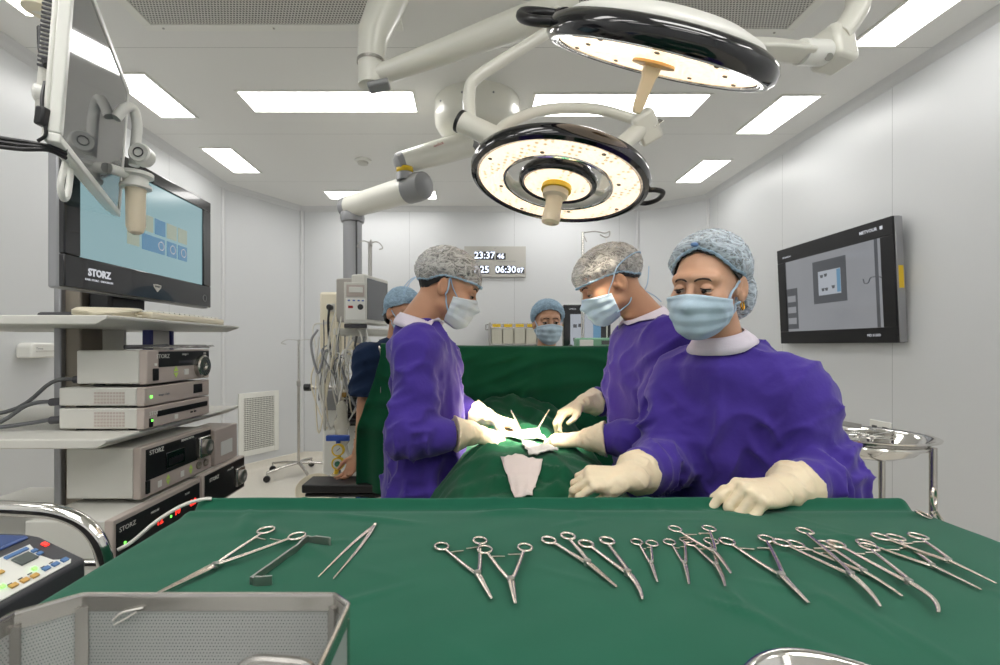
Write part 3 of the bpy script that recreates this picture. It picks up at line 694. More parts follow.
MB().box((XM - .10, 1.53, ZS1 + .13), (.07, .16, .24)).build('stand_neck', MT['black'], t, bevel=.01)
MB().box((XM - .12, 1.53, ZS1 + .012), (.22, .30, .022)).build('stand_foot', MT['dgrey'], t, bevel=.008)
# keyboard and coiled lead on the top shelf
t = thing('keyboard', (-.97, 1.62, ZS1), 'thin pale keyboard lying on the top cart shelf under the monitor', 'keyboard')
MB().box((-.975, 1.55, ZS1 + .011), (.13, .40, .02)).build('case', MT['cream'], t, bevel=.006)
for i in range(4):
    for j in range(14): MB().box((-.93 - i * .027, 1.38 + j * .026, ZS1 + .0235), (.02, .02, .007)).build('key', MT['white'], t, bevel=.002)
t = thing('coiled_lead', (-1.02, 1.29, ZS1), 'thin cream lead coiled on the top cart shelf', 'cable')
pts = []
for i in range(60):
    a = i * .55; pts.append((-1.0 + .075 * math.cos(a) + .01 * math.sin(i), 1.30 + .06 * math.sin(a) + .008 * math.cos(i * 1.7), ZS1 + .006 + i * .0003))
MB().tube(spline(pts, 180), .0035, 6).build('lead', MT['cream'], t)
# bracket hook under the top shelf with blue edges
t = thing('scope_holder', (-1.08, 1.60, ZS2), 'grey and blue holder column between the two cart shelves', 'holder')
MB().box((-1.08, 1.63, 1.335), (.03, .09, .255)).build('plate', MT['lgrey'], t, bevel=.004)
for y in (1.575, 1.685): MB().box((-1.075, y, 1.33), (.03, .012, .29)).build('side_rail', mat('navy_rail', (50, 56, 120), .4), t, bevel=.002)
MB().prism([(1.595, 1.335), (1.665, 1.335), (1.68, 1.25), (1.71, 1.205), (1.55, 1.205), (1.58, 1.25)], .05, Matrix(((0, 0, 1, -1.065), (1, 0, 0, 0), (0, 1, 0, 0), (0, 0, 0, 1)))).build('cradle', MT['lgrey'], t, bevel=.006)
MB().box((-1.08, 1.63, ZS2 + .012), (.11, .22, .02)).build('base', MT['lgrey'], t, bevel=.004)

# stacked video units; front faces the right, local x = away from camera
def unit(name, label, x1, y0, y1, z0, h, depth, group=None):
    t = thing(name, ((x1 - depth / 2), (y0 + y1) / 2, z0), label, 'video unit', group)
    MB().span((x1 - depth, y0, z0 + .006), (x1 - .022, y1, z0 + h)).build('body', MT['lgrey'], t, bevel=.004)
    MB().span((x1 - .022, y0 - .002, z0 + .004), (x1, y1 + .002, z0 + h + .001)).build('front_panel', MT['taupe'], t, bevel=.003)
    for yy in (y0 + .03, y1 - .03):
        for xx in (x1 - .05, x1 - depth + .04): MB().rod((xx, yy, z0), (xx, yy, z0 + .008), .014, seg=12).build('foot', MT['black'], t)
    F = Matrix.Translation((x1, y0, z0)) @ Matrix(((0, 0, 1, 0), (1, 0, 0, 0), (0, 1, 0, 0), (0, 0, 0, 1)))
    return t, F, y1 - y0
t, F, w = unit('recorder_unit', 'lowest slim grey unit of the stack on the middle cart shelf', -.885, 1.285, 1.60, ZS2, .062, .235)
MB(F).box((w * .56, .040, .0006), (w * .80, .016, .002)).build('drive_slot', MT['black'], t); letters('STORZ', .015, F @ Matrix.Translation((.042, .044, .001)), MT['paper'], t, sx=1.1)
MB(F).box((.022, .02, .002), (.012, .024, .005)).build('power_switch', MT['black'], t, bevel=.001); MB(F).box((.022, .026, .005), (.005, .006, .002)).build('indicator', MT['green_led'], t)
MB(F).box((w * .43, .02, .001), (.016, .014, .002)).build('label', MT['paper'], t)
for k_ in (.68, .74): MB(F).box((w * k_, .023, .001), (.01, .005, .002)).build('port', MT['black'], t)
def grille(t, y0, x0, z0, n, m):
    for i in range(n):
        for j in range(m): MB().box((x0 + i * .0085, y0 - .0005, z0 + j * .0085), (.006, .001, .006)).build('vent_slot', MT['taupe'], t, smooth=False)
grille(t, 1.285, -1.02, ZS2 + .015, 10, 5)
t, F, w = unit('converter_unit', 'slim grey unit in the middle of the three on the middle cart shelf', -.885, 1.285, 1.60, ZS2 + .063, .055, .235)
MB(F).box((w * .79, .032, .001), (w * .15, .028, .003)).build('button_window', MT['black'], t, bevel=.001); MB(F).box((.024, .028, .001), (.007, .007, .003)).build('indicator', MT['green_led'], t)
letters('image 1 hub', .010, F @ Matrix.Translation((.08, .03, .001)), MT['grey'], t)
grille(t, 1.285, -1.02, ZS2 + .078, 10, 4)
t, F, w = unit('camera_control_unit', 'grey video unit with a round dial on top of the slim units', -.885, 1.295, 1.60, ZS2 + .122, .098, .195)
MB(F).box((w * .57, .072, .001), (w * .84, .044, .003)).build('display_strip', MT['black'], t, bevel=.001); letters('STORZ', .017, F @ Matrix.Translation((.062, .08, .003)), MT['paper'], t, sx=1.1)
letters('image 1', .010, F @ Matrix.Translation((w * .55, .085, .003)), MT['paper'], t); letters('HD', .010, F @ Matrix.Translation((w * .9, .085, .003)), MT['paper'], t)
MB(F).box((w * .55, .062, .0026), (.07, .007, .002)).build('button_row', MT['dgrey'], t)
MB(F).box((.03, .03, .003), (.02, .034, .006)).build('power_switch', MT['black'], t, bevel=.0015); MB(F).box((.03, .058, .003), (.008, .007, .003)).build('indicator', MT['paper'], t)
for k_ in (0, 1): MB(F).prism([(w * .41 - .011, .03 + k_ * .004), (w * .41 + .011, .03 + k_ * .004), (w * .41, .03 + (.02 if k_ else -.016))], .0012).build('arrow_key', MT['lime'], t, smooth=False)
MB(F).box((w * .58, .03, .0008), (.022, .018, .0016)).build('label', MT['paper'], t)
MB(F @ Matrix.Translation((w * .83, .044, 0))).lathe([(.036, 0), (.036, .014), (.032, .018), (.012, .018), (.009, .012), (.001, .012)], 32).build('dial', MT['steel'], t)
t = thing('cable_pouch', (-.93, 1.42, ZS2 + .225), 'clear crinkled pouch lying on top of the video unit', 'pouch')
G = [[(-.955 + .10 * j / 6 + .004 * rng.uniform(-1, 1), 1.33 + .25 * i / 14, ZS2 + .224 + .012 * abs(math.sin(i * 1.3 + j * 2.1)) * (1 if i > 6 else .4)) for j in range(7)] for i in range(15)]
MB().grid(G).build('film', MT['film'], t, solid=.0012)
MB().tube(spline([(-.96, 1.31, ZS2 + .229), (-.93, 1.36, ZS2 + .23), (-.93, 1.45, ZS2 + .232)], 10), [.008, .007] + [.004] * 20 if False else .006, 8).build('probe', MT['dgrey'], t)
# plugs and mains leads behind the stack
t = thing('mains_lead', (-1.24, 1.28, ZS2), 'grey leads running left from the stacked video units', 'cable')
for (y, z, dz) in ((1.33, ZS2 + .14, .02), (1.30, ZS2 + .08, .0), (1.30, ZS2 + .03, -.0)):
    x = -1.08 if z > ZS2 + .1 else -1.12
    MB().rod((x, y, z), (x - .035, y, z - .003), .011, seg=10).build('plug', MT['dgrey'], t, bevel=.002)
    MB().tube(spline([(x - .03, y, z), (x - .09, y - .01, z - .01), (x - .2, y - .03, max(ZS2 + .01, z - .09)), (x - .5, y - .05, max(ZS2 + .008, z - .11))], 20), .0055, 8).build('lead', MT['tube_d'], t)

# lower units
t, F, w = unit('insufflator_unit', 'wide grey unit with red numerals at the bottom of the cart stack', -.88, 1.165, 1.54, ZS3, .118, .22)
MB(F).box((w * .5, .062, .001), (w * .96, .09, .003)).build('display_strip', MT['black'], t, bevel=.001); letters('STORZ', .017, F @ Matrix.Translation((.045, .088, .003)), MT['paper'], t, sx=1.1)
for (s_, x) in (('12', .17), ('10', .25), ('0.0', .33)): letters(s_, .028, F @ Matrix.Translation((x, .055, .003)), MT['red_led'], t, 'digits', bold=.001)
for x in (.035, .10, .22): MB(F).box((x, .05, .003), (.006, .006, .002)).build('indicator', MT['green_led'], t)
letters('PRESSURE', .008, F @ Matrix.Translation((.15, .09, .003)), MT['paper'], t); letters('FLOW', .008, F @ Matrix.Translation((.3, .092, .003)), MT['paper'], t)
t, F, w = unit('light_source_unit', 'black-fronted unit with a square socket at the far end of the bottom stack', -.875, 1.55, 1.83, ZS3, .125, .36)
MB(F).box((w * .5, .066, .001), (w * .96, .11, .003)).build('display_strip', MT['black'], t, bevel=.001); letters('STORZ', .017, F @ Matrix.Translation((.06, .098, .003)), MT['paper'], t, sx=1.1)
MB(F).box((w * .8, .062, .008), (.06, .066, .018)).build('light_socket', MT['steel'], t, bevel=.004); MB(F @ Matrix.Translation((w * .8, .062, .017))).lathe([(.024, 0), (.024, .01), (.014, .012), (.012, .004)], 24).build('socket_ring', MT['steel_d'], t)
letters('xenon 300', .010, F @ Matrix.Translation((w * .6, .103, .003)), MT['paper'], t)
t, F, w = unit('xenon_light_unit', 'tall grey unit with a square light socket standing above the wide bottom unit', -.895, 1.285, 1.63, ZS3 + .127, .145, .205)
MB(F).box((w * .52, .093, .001), (w * .94, .086, .003)).build('display_strip', MT['black'], t, bevel=.001); letters('STORZ', .018, F @ Matrix.Translation((.06, .124, .003)), MT['paper'], t, sx=1.1)
MB(F).box((w * .42, .085, .003), (w * .26, .046, .004)).build('display_window', MT['gloss'], t, bevel=.001); MB(F).box((w * .42, .079, .005), (w * .2, .02, .002)).build('slot', MT['black'], t)
letters('XENON NOVA', .010, F @ Matrix.Translation((w * .6, .13, .003)), MT['paper'], t)
MB(F).box((w * .83, .088, .008), (.066, .07, .02)).build('light_socket', MT['steel'], t, bevel=.004); MB(F @ Matrix.Translation((w * .83, .088, .018))).lathe([(.025, 0), (.025, .012), (.015, .013), (.013, .004)], 24).build('socket_ring', MT['steel_d'], t)
MB(F).box((.022, .032, .003), (.014, .036, .006)).build('power_switch', MT['black'], t, bevel=.0015)
for x in (.33, .66):
    for k_ in (0, 1): MB(F).prism([(w * x - .009, .026 + k_ * .003), (w * x + .009, .026 + k_ * .003), (w * x, .026 + (.017 if k_ else -.014))], .0012).build('arrow_key', MT['lime'], t, smooth=False)
for x in (.22, .53): MB(F).box((w * x, .026, .0008), (.016, .018, .0016)).build('label', MT['paper'], t)
for x in (.78, .9): MB(F @ Matrix.Translation((w * x, .03, 0))).lathe([(.012, 0), (.012, .006), (.006, .007), (.001, .003)], 16).build('jack', MT['bronze'], t)
t = thing('fluid_box', (-.95, 1.75, ZS3 + .127), 'small pinkish-grey box standing behind the tall unit on the cart', 'box')
MB().box((-.95, 1.735, ZS3 + .191), (.11, .16, .128)).build('case', MT['taupe'], t, bevel=.004); MB().box((-.8945, 1.735, ZS3 + .18), (.002, .08, .05)).build('label', MT['paper'], t)

# ------------------------------------------------------------------ diathermy trolley between the cart and the table
t = thing('diathermy_trolley', (-.85, .6, 0), 'chrome tube trolley with a bent handle rail in front of the cart', 'trolley')
MB().tube(spline([(-1.5, .84, 1.125), (-1.0, .84, 1.123), (-.80, .84, 1.12), (-.715, .84, 1.108), (-.665, .84, 1.07), (-.645, .84, 1.0), (-.64, .84, .9), (-.64, .84, .12)], 56), .0135, 14).build('handle_rail', MT['chrome'], t)
MB().tube([(-1.5, .84, 1.125), (-1.56, .84, 1.05), (-1.56, .84, .12)], .0135, 12).build('handle_rail', MT['chrome'], t)
MB().tube([(-.64, .22, .98), (-.64, .22, .12)], .0135, 12).build('post', MT['chrome'], t)
MB().rod((-1.56, .84, 1.022), (-.64, .84, 1.022), .009, seg=12).build('cross_rail', MT['chrome'], t)
MB().span((-1.58, .2, .965), (-.63, .83, .985)).build('shelf', MT['lgrey'], t, bevel=.004)
MB().span((-1.58, .2, .3), (-.63, .83, .32)).build('shelf', MT['lgrey'], t, bevel=.004)
for x in (-1.56, -.64):
    for y in (.22, .84): MB(Matrix.Translation((x, y, .06)) @ Matrix.Rotation(R(90), 4, 'X')).lathe([(.052, -.014), (.058, 0), (.052, .014)], 20).build('caster', MT['black'], t)
t = thing('diathermy_unit', (-.78, .53, .985), 'blue-topped diathermy unit with a sloping button panel at lower left', 'surgical generator')
prof = [(-.600, .985), (-.600, 1.078), (-.672, 1.113), (-.70, 1.118), (-1.0, 1.122), (-1.0, .985)]
ye, yb = .738, .30
mb = MB(); mb.rings([[(x, yb, z) for x, z in prof], [(x, ye, z) for x, z in prof]]); mb.build('case', MT['dgrey'], t, bevel=.005)
MB().rings([[(x, yb + .02, z) for x, z in [(-.676, 1.1145), (-1.0, 1.121), (-1.0, 1.128), (-.682, 1.1195)]], [(x, ye - .012, z) for x, z in [(-.676, 1.1145), (-1.0, 1.121), (-1.0, 1.128), (-.682, 1.1195)]]]).build('top_cover', MT['blue_d'], t, bevel=.003)
sv = Vector((-.672 + .600, 0, 1.113 - 1.078)); sl = sv.length; sn = Vector((sv.z, 0, -sv.x)).normalized()
FP = Matrix.Translation((-.600, yb, 1.078)) @ Matrix(((0, sv.x / sl, sn.x, 0), (1, 0, 0, 0), (0, sv.z / sl, sn.z, 0), (0, 0, 0, 1)))  # x away, y up the slope
pl = [(.03, .006), (.415, .006), (.422, .012), (.405, .026), (.402, .045), (.412, .072), (.03, .072)]
MB(FP).prism(pl, .0015).build('button_panel', MT['paper'], t, smooth=False)
def btn(x, y, w, h, m, nm='button'): MB(FP).box((x, y, .003), (w, h, .003)).build(nm, MT[m], t, bevel=.0008)
btn(.385, .066, .034, .006, 'bpanel', 'label_strip'); btn(.383, .050, .026, .018, 'lcd_off', 'lcd'); btn(.4035, .056, .008, .006, 'bpanel'); btn(.4035, .047, .008, .006, 'bpanel')
btn(.325, .066, .034, .006, 'orange', 'label_strip'); btn(.322, .050, .026, .018, 'lcd_off', 'lcd'); btn(.344, .056, .009, .006, 'orange'); btn(.344, .047, .009, .006, 'orange')
for (x, y) in ((.413, .015), (.398, .016), (.384, .017)): btn(x, y, .010, .007, 'bpanel')
for (x, y) in ((.364, .015), (.350, .016), (.335, .017)): btn(x, y, .010, .007, 'orange')
for (x, y) in ((.374, .026), (.326, .024)): MB(FP).box((x, y, .003), (.005, .005, .003)).build('indicator', MT['green_led'], t)
for x in (.413, .398, .384, .364, .350, .335): MB(FP).box((x, .0225, .002), (.006, .0015, .001)).build('legend', MT['dgrey'], t)
MB(FP).box((.426, .060, .001), (.007, .009, .003)).build('warning_light', MT['red_led'], t, bevel=.001)
MB(Matrix.Translation((-.600, .63, 1.035))).box((0, 0, 0), (.006, .055, .028)).build('socket', MT['black'], t, bevel=.002)
MB(Matrix.Translation((-.600, .69, 1.035))).box((0, 0, 0), (.006, .055, .028)).build('socket', MT['black'], t, bevel=.002)
MB().rod((-.59, .67, 1.045), (-.555, .672, 1.043), .011, seg=12).build('plug', MT['grey'], t, bevel=.002)
t = thing('suction_tube', (-.62, .86, 1.1), 'thin clear lead lying over the left far corner of the green table cloth', 'tubing')
MB().tube(spline([(-.648, .868, 1.035), (-.63, .88, 1.045), (-.60, .905, 1.075), (-.57, .935, 1.094), (-.545, .96, 1.098), (-.53, .968, 1.097)], 24), .0035, 8).build('lead', MT['tube'], t)
# ------------------------------------------------------------------ instrument table and its cloth
ZT = 1.08
TX0, TX1, TY0, TY1 = -.545, .885, .05, .985
t = thing('instrument_table', (.17, .52, 0), 'steel instrument table hidden under the green cloth', 'table')
MB().span((TX0 + .01, TY0 + .01, ZT - .03), (TX1 - .01, TY1 - .01, ZT - .006)).build('tabletop', MT['steel'], t, bevel=.004)
for x in (TX0 + .05, TX1 - .05):
    for y in (TY0 + .05, TY1 - .05):
        MB().rod((x, y, .1), (x, y, ZT - .03), .016, seg=14).build('leg', MT['steel'], t)
        MB(Matrix.Translation((x, y, .05)) @ Matrix.Rotation(R(90), 4, 'X')).lathe([(.044, -.012), (.05, 0), (.044, .012)], 18).build('caster', MT['black'], t)
MB().span((TX0 + .05, TY0 + .05, .30), (TX1 - .05, TY1 - .05, .315)).build('lower_shelf', MT['steel'], t, bevel=.003)
def snoise(x, y, s=0.0):
    return (math.sin(3.1 * x + 1.7 * y + s) + .6 * math.sin(7.3 * x - 5.1 * y + 2 * s + .6) + .4 * math.sin(13.7 * x + 9.1 * y + s * 3 + 1.9) + .25 * math.sin(-21 * x + 27 * y + 4.1)) / 2.25
def drape_z(x, y):
    z = ZT + .0035 * (1 + snoise(x * 2, y * 3, 1.0)) * .5
    e = (TY1 - y)                                       # rolled lip along the far edge, dip just behind it
    z += .015 * math.exp(-((e - .010) / .011) ** 2) - .003 * math.exp(-((e - .036) / .012) ** 2) + .004 * math.exp(-((e - .06) / .014) ** 2) * (.5 + .5 * math.sin(x * 9))
    for (x0, y0, dx, dy, L, w, h) in ((-.30, .93, .9, -.25, .22, .008, .006), (-.40, .88, .6, -.5, .2, .01, .006), (.0, .92, .95, .1, .2, .007, .004), (.62, .86, .5, -.8, .2, .008, .004), (.33, .66, .25, -.9, .12, .006, .003), (.36, .66, -.3, -.9, .1, .006, .003), (.30, .62, .8, -.7, .1, .005, .0025), (.46, .66, .1, -.95, .15, .007, .003), (.2, .95, .05, -.9, .08, .006, .003), (-.44, .95, .3, -.9, .14, .012, .007)) + tuple(creases):
        u = (x - x0) * dx + (y - y0) * dy; v = -(x - x0) * dy + (y - y0) * dx
        if 0 < u < L: z += h * math.sin(math.pi * u / L) * math.exp(-(v / w) ** 2)
    return z
creases = []
_cr = random.Random(21)
for _ in range(46):
    a_ = _cr.uniform(0, math.pi); creases.append((_cr.uniform(-.5, .85), _cr.uniform(.3, .97), math.cos(a_), math.sin(a_), _cr.uniform(.08, .26), _cr.uniform(.004, .009), _cr.uniform(.0008, .0026)))
def drape_pt(u, v):
    r = .016
    def fall(q, lo, hi):
        if lo <= q <= hi: return q, 0.0, 0
        e = (lo - q) if q < lo else (q - hi); s = -1 if q < lo else 1
        a = min(e / r, math.pi / 2); base = lo if q < lo else hi
        return base + s * r * math.sin(a), r * (1 - math.cos(a)) + max(0, e - r * math.pi / 2), s
    x, dx, sx = fall(u, TX0, TX1); y, dy, sy = fall(v, TY0, TY1)
    d = max(dx, dy)
    z = drape_z(min(max(u, TX0), TX1), min(max(v, TY0), TY1)) - d
    amp = min(d, .25) * .16
    if sx: x += sx * amp * (.55 + .45 * math.sin(v * 17 + .5 * math.sin(5 * v)))
    if sy: y += sy * amp * (.55 + .45 * math.sin(u * 15 + .7 * math.sin(4 * u)))
    return (x, y, z)
def axis(lo, hi, ext, n):
    a = [lo - ext + ext * i / 14 for i in range(14)] + [lo - .024, lo - .018, lo - .012, lo - .006] + [lo + (hi - lo) * i / n for i in range(n + 1)] + [hi - .004 * i - .002 for i in range(12)]
    a += [hi + .006, hi + .012, hi + .018, hi + .024] + [hi + ext * i / 14 for i in range(1, 15)]
    return sorted(a)
us = axis(TX0, TX1, .42, 190); vs = axis(TY0, TY1, .42, 130)
mb = MB(); mb.grid([[drape_pt(a, b) for a in us] for b in vs])
o = mb.build('table_cloth', MT['green'], None, ang=180); tag(o, 'green cotton cloth covering the instrument table in the foreground', 'drape')

# ------------------------------------------------------------------ instruments lying on the cloth
def seat(v, r=.003): return Vector((v.x, v.y, drape_z(v.x, v.y) + r))
def two_arm(name, cat, label, A, B, T_, pf=.62, rr=.0115, thick=.0028, jaw=.0042, curve=0.0, lift=0.0, group='ring-handled instruments laid out on the green cloth', blunt=.6, ratchet=True, tip_gap=.0006, cend=.5):
    a, b, c = PZ(A[0], A[1], ZT + .006), PZ(B[0], B[1], ZT + .006), PZ(T_[0], T_[1], ZT + .006)
    mid = (a + b) / 2; ax = (c - mid); L = ax.length; ax.normalize(); lat = Vector((-ax.y, ax.x, 0))
    if curve: c = c - lat * curve; ax = (c - mid); L = ax.length; ax.normalize(); lat = Vector((-ax.y, ax.x, 0))
    zc = max(drape_z((mid + ax * L * q).x, (mid + ax * L * q).y) for q in (0, .25, .5, .75, 1)) + thick + .0006 + lift
    root = thing(name, (mid.x, mid.y, zc - thick), label, cat, group)
    if (a - mid).dot(lat) < 0: a, b = b, a
    wa, wb = (a - mid).dot(lat), (b - mid).dot(lat); la, lb = (a - mid).dot(ax), (b - mid).dot(ax)
    def pt(l, w, dz=0): return Vector((mid.x, mid.y, zc + dz)) + ax * l + lat * w
    pv = pf * L
    def cv(l): 
        s = max(0, (l - L * cend) / (L * (1 - cend))); return curve * s * s
    for (w0, l0, sg, dz) in ((wa, la, 1, .0012), (wb, lb, -1, -.0004)):
        mb = MB(); Mx = Matrix(((ax.x, lat.x, 0, 0), (ax.y, lat.y, 0, 0), (0, 0, 1, 0), (0, 0, 0, 1)))
        mb.torus(pt(l0, w0, dz), rr, thick * .78, 26, 8, Mx, 1.18, .95)
        q0 = Vector((l0 + rr * 1.05, w0 * (1 - .35 * min(1, rr / max(abs(w0), 1e-4))), 0)); pts = []; rs = []
        for i in range(15):
            s = i / 14; l = q0.x + (pv - q0.x) * s; w = q0.y * (1 - s) ** .85 + sg * .0012 * s
            pts.append(pt(l, w, dz)); rs.append(thick * (.95 + .25 * s))
        for i in range(1, 13):
            s = i / 12; l = pv + (L - pv) * s
            pts.append(pt(l, -sg * (tip_gap + jaw * .32 * (1 - s) * (1 - .2 * s)) + cv(l), dz * (1 - s))); rs.append(jaw * .62 * (1 - s) ** .6 * (1 - blunt) + jaw * .62 * blunt * (1 - .35 * s))
        mb.tube(pts, rs, 8, flat=.8, up=(0, 0, 1)); mb.build('arm', MT['steel_s'], root, ang=60)
    MB(Matrix.Translation(pt(pv, 0, 0))).lathe([(jaw * .9, -thick), (jaw * .9, thick * 1.25), (jaw * .5, thick * 1.5)], 16).build('pivot_screw', MT['steel_d'], root)
    if ratchet:
        l = max(la, lb) + rr * 1.9
        def sw(l0, w0, ll): q0y = w0 * (1 - .35 * min(1, rr / max(abs(w0), 1e-4))); s_ = (ll - l0 - rr * 1.05) / (pv - l0 - rr * 1.05); return q0y * (1 - min(1, max(0, s_))) ** .85
        va, vb = sw(la, wa, l), sw(lb, wb, l + .004)
        MB().tube([pt(l, va, .0012), pt(l + .001, va * .1, .001)], thick * .6, 6).build('ratchet', MT['steel_s'], root)
        MB().tube([pt(l + .004, vb, -.0004), pt(l + .005, vb * .1, 0)], thick * .6, 6).build('ratchet', MT['steel_s'], root)
    return root
two_arm('needle_holder', 'needle holder', 'open needle holder, left one of the pair lying left of centre on the green cloth', (441.6, 545.4), (480, 540.6), (491.8, 598), .60, jaw=.0056, thick=.003)
two_arm('needle_holder', 'needle holder', 'open needle holder, right one of the pair lying left of centre on the green cloth', (484.8, 551), (525, 550), (515.5, 606), .62, jaw=.0056, thick=.003, lift=.004)
two_arm('straight_scissors', 'scissors', 'closed straight scissors with blunt tip left of the bent scissors on the green cloth', (548.8, 540), (568, 536.8), (617, 587), .55, jaw=.0062, thick=.0034, ratchet=False, blunt=.5)
two_arm('bent_scissors', 'scissors', 'closed scissors with the blades bent sideways in the middle of the green cloth', (586, 543.8), (607, 541.6), (642, 599), .60, jaw=.0058, thick=.0034, ratchet=False, curve=-.016, blunt=.4, cend=.6)
two_arm('mosquito_forceps', 'forceps', 'smallest straight forceps, right after the bent scissors on the green cloth', (636.8, 541.6), (652, 544), (657.6, 582), .55, rr=.0095, jaw=.0036, thick=.0023)
two_arm('mosquito_forceps', 'forceps', 'small forceps, second of the small group right of the bent scissors', (669.4, 541.6), (686, 540.5), (689, 584), .55, rr=.0095, jaw=.0036, thick=.0023, curve=-.003)
two_arm('curved_forceps', 'forceps', 'medium curved forceps lying under its twin beside the small forceps', (690, 543), (711, 542.5), (725, 587), .55, rr=.0105, jaw=.004, thick=.0024, curve=-.008)
two_arm('curved_forceps', 'forceps', 'medium curved forceps lying over its twin just below the gloved hand', (675, 532.4), (709, 533), (731, 578), .55, rr=.0105, jaw=.004, thick=.0024, curve=-.007, lift=.005)
two_arm('needle_holder', 'needle holder', 'long open needle holder with a straight tip in front of the gloved hand', (727, 541.8), (766.5, 540), (809, 604), .62, jaw=.006, thick=.0031)
two_arm('long_curved_clamp', 'clamp', 'long clamp, leftmost of the three with down-curved tips on the right of the cloth', (782, 546), (805, 535), (879, 610), .60, jaw=.0058, thick=.0031, curve=-.024, lift=.004)
two_arm('long_curved_clamp', 'clamp', 'long clamp, middle of the three with down-curved tips on the right of the cloth', (795, 545), (827, 546.5), (902, 597.5), .58, jaw=.0052, thick=.003, curve=-.012, lift=.001)
two_arm('long_curved_clamp', 'clamp', 'long clamp with a sharply hooked tip, nearest the camera on the right of the cloth', (836, 549), (869, 553), (936.5, 618), .60, jaw=.0054, thick=.003, curve=-.022, lift=.007, cend=.72)
two_arm('long_straight_clamp', 'clamp', 'long straight clamp, left one of the pair at the right edge of the cloth', (865.7, 543.5), (895.6, 539), (982, 590.5), .56, jaw=.0046, thick=.0029)
two_arm('long_straight_clamp', 'clamp', 'long straight clamp, rightmost of the pair at the right edge of the cloth', (880.5, 540.5), (918, 541), (997, 588.5), .56, jaw=.0046, thick=.0029, lift=.005)
two_arm('sponge_clamp', 'clamp', 'very long straight clamp at left, its tip behind the mesh basket', (266, 532), (297, 539), (149, 600), .57, jaw=.0062, thick=.003, rr=.013)
# double-ended retractor: a flat strip on edge with hooked ends
t = thing('retractor', PZ(280, 560, ZT), 'flat double-ended metal retractor with square hooked ends', 'retractor')
path = [PZ(330, 547, ZT), PZ(327, 546, ZT), PZ(309, 545, ZT), PZ(304, 548, ZT), PZ(256, 583, ZT), PZ(253, 586, ZT), PZ(257, 588, ZT), PZ(272, 587, ZT)]
path = spline(path, 40); mb = MB(); hgt = .0125; th = .0016; rr_ = []
for i, p in enumerate(path):
    d = (path[min(i + 1, len(path) - 1)] - path[max(i - 1, 0)]); d.z = 0; d.normalize(); nrm = Vector((-d.y, d.x, 0)); s = i / (len(path) - 1)
    hh = hgt if (s < .25 or s > .8) else .010; z0 = drape_z(p.x, p.y) + .0005
    rr_.append([p + nrm * th + Vector((0, 0, z0 - p.z)), p - nrm * th + Vector((0, 0, z0 - p.z)), p - nrm * th + Vector((0, 0, z0 + hh - p.z)), p + nrm * th + Vector((0, 0, z0 + hh - p.z))])
mb.rings(rr_); mb.build('blade', MT['steel_d'], t, bevel=.0006)
# tissue forceps
t = thing('tissue_forceps', PZ(345, 555, ZT), 'fine tweezers lying open on the green cloth right of the retractor', 'tweezers')
h_ = seat(PZ(375, 527, ZT), .004)
for (q, bow) in (((318, 580), 1), ((333, 582), -1)):
    e = seat(PZ(q[0], q[1], ZT), .0025); m_ = h_.lerp(e, .45); d = (e - h_).normalized(); l = Vector((-d.y, d.x, 0))
    MB().tube(spline([h_, m_ - l * .0035 * bow, e], 18), [.0026, .003, .0034, .0036, .0036, .0035, .0034, .0032, .003, .0028, .0026, .0024, .0022, .002, .0018, .0015, .0013, .0011, .001][:19], 8, flat=.55, up=(0, 0, 1)).build('arm', MT['steel_s'], t, ang=60)
MB().ball(h_, .0038, 12, 8).build('joint', MT['steel_s'], t)

# towel clip standing on the right far corner
q = Vector((.885, .90, ZT + .005))
t = thing('towel_clip', q, 'steel clip clamped on the right edge of the cloth with one ring sticking up', 'clip')
rM = frame((.5, -.8, 0), (0, 0, 1)).to_4x4()
MB().torus(q + Vector((.0, 0, .037)), .0135, .0026, 28, 8, rM, 1.25, .85).build('finger_ring', MT['steel_s'], t)
MB().tube([q + Vector((0, 0, .021)), q + Vector((.002, 0, .008)), q + Vector((.012, -.005, -.012))], .0025, 8).build('arm', MT['steel_s'], t)
MB().torus(q + Vector((-.016, .004, .002)), .011, .0026, 24, 8, frame((.3, -.3, .9)).to_4x4(), 1.2, .9).build('finger_ring', MT['steel_s'], t)
MB().tube([q + Vector((-.006, .0, .006)), q + Vector((.004, 0, .012)), q + Vector((.014, -.004, -.01))], .0024, 8).build('arm', MT['steel_s'], t)

# ------------------------------------------------------------------ perforated basket, near left
t = thing('mesh_basket', (-.24, .28, ZT), 'pierced stainless steel instrument basket in the left foreground', 'basket')
BZ = 1.18; rim = [(-.125, .436), (-.358, .436), (-.392, .405), (-.392, .12), (-.36, .09), (-.14, .09), (-.108, .12), (-.108, .419)]
rimv = [Vector((x, y, BZ)) for x, y in rim]; base = [Vector((x, y, ZT + .006)) for x, y in rim]
n = len(rim)
for i in range(n):
    a, b = rim[i], rim[(i + 1) % n]
    MB().grid([[(a[0], a[1], ZT + .008), (b[0], b[1], ZT + .008)], [(a[0], a[1], BZ - .012), (b[0], b[1], BZ - .012)]]).build('pierced_wall', MT['perf_steel'], t, smooth=False, solid=.0008)
mb = MB(); cen = Vector((-.25, .26, 0))
for i in range(n):
    a, b = rimv[i], rimv[(i + 1) % n]; d = (b - a).normalized(); nrm = Vector((-d.y, d.x, 0))
    for (w0, w1) in (((0, -.012)), ):
        p = [a + nrm * .0015, a - nrm * .0015]; 
        mb.rings([[a + nrm * .0014, a - nrm * .0014, a - nrm * .0014 - Vector((0, 0, .014)), a + nrm * .0014 - Vector((0, 0, .014))], [b + nrm * .0014, b - nrm * .0014, b - nrm * .0014 - Vector((0, 0, .014)), b + nrm * .0014 - Vector((0, 0, .014))]])
mb.build('rim_band', MT['steel'], t)
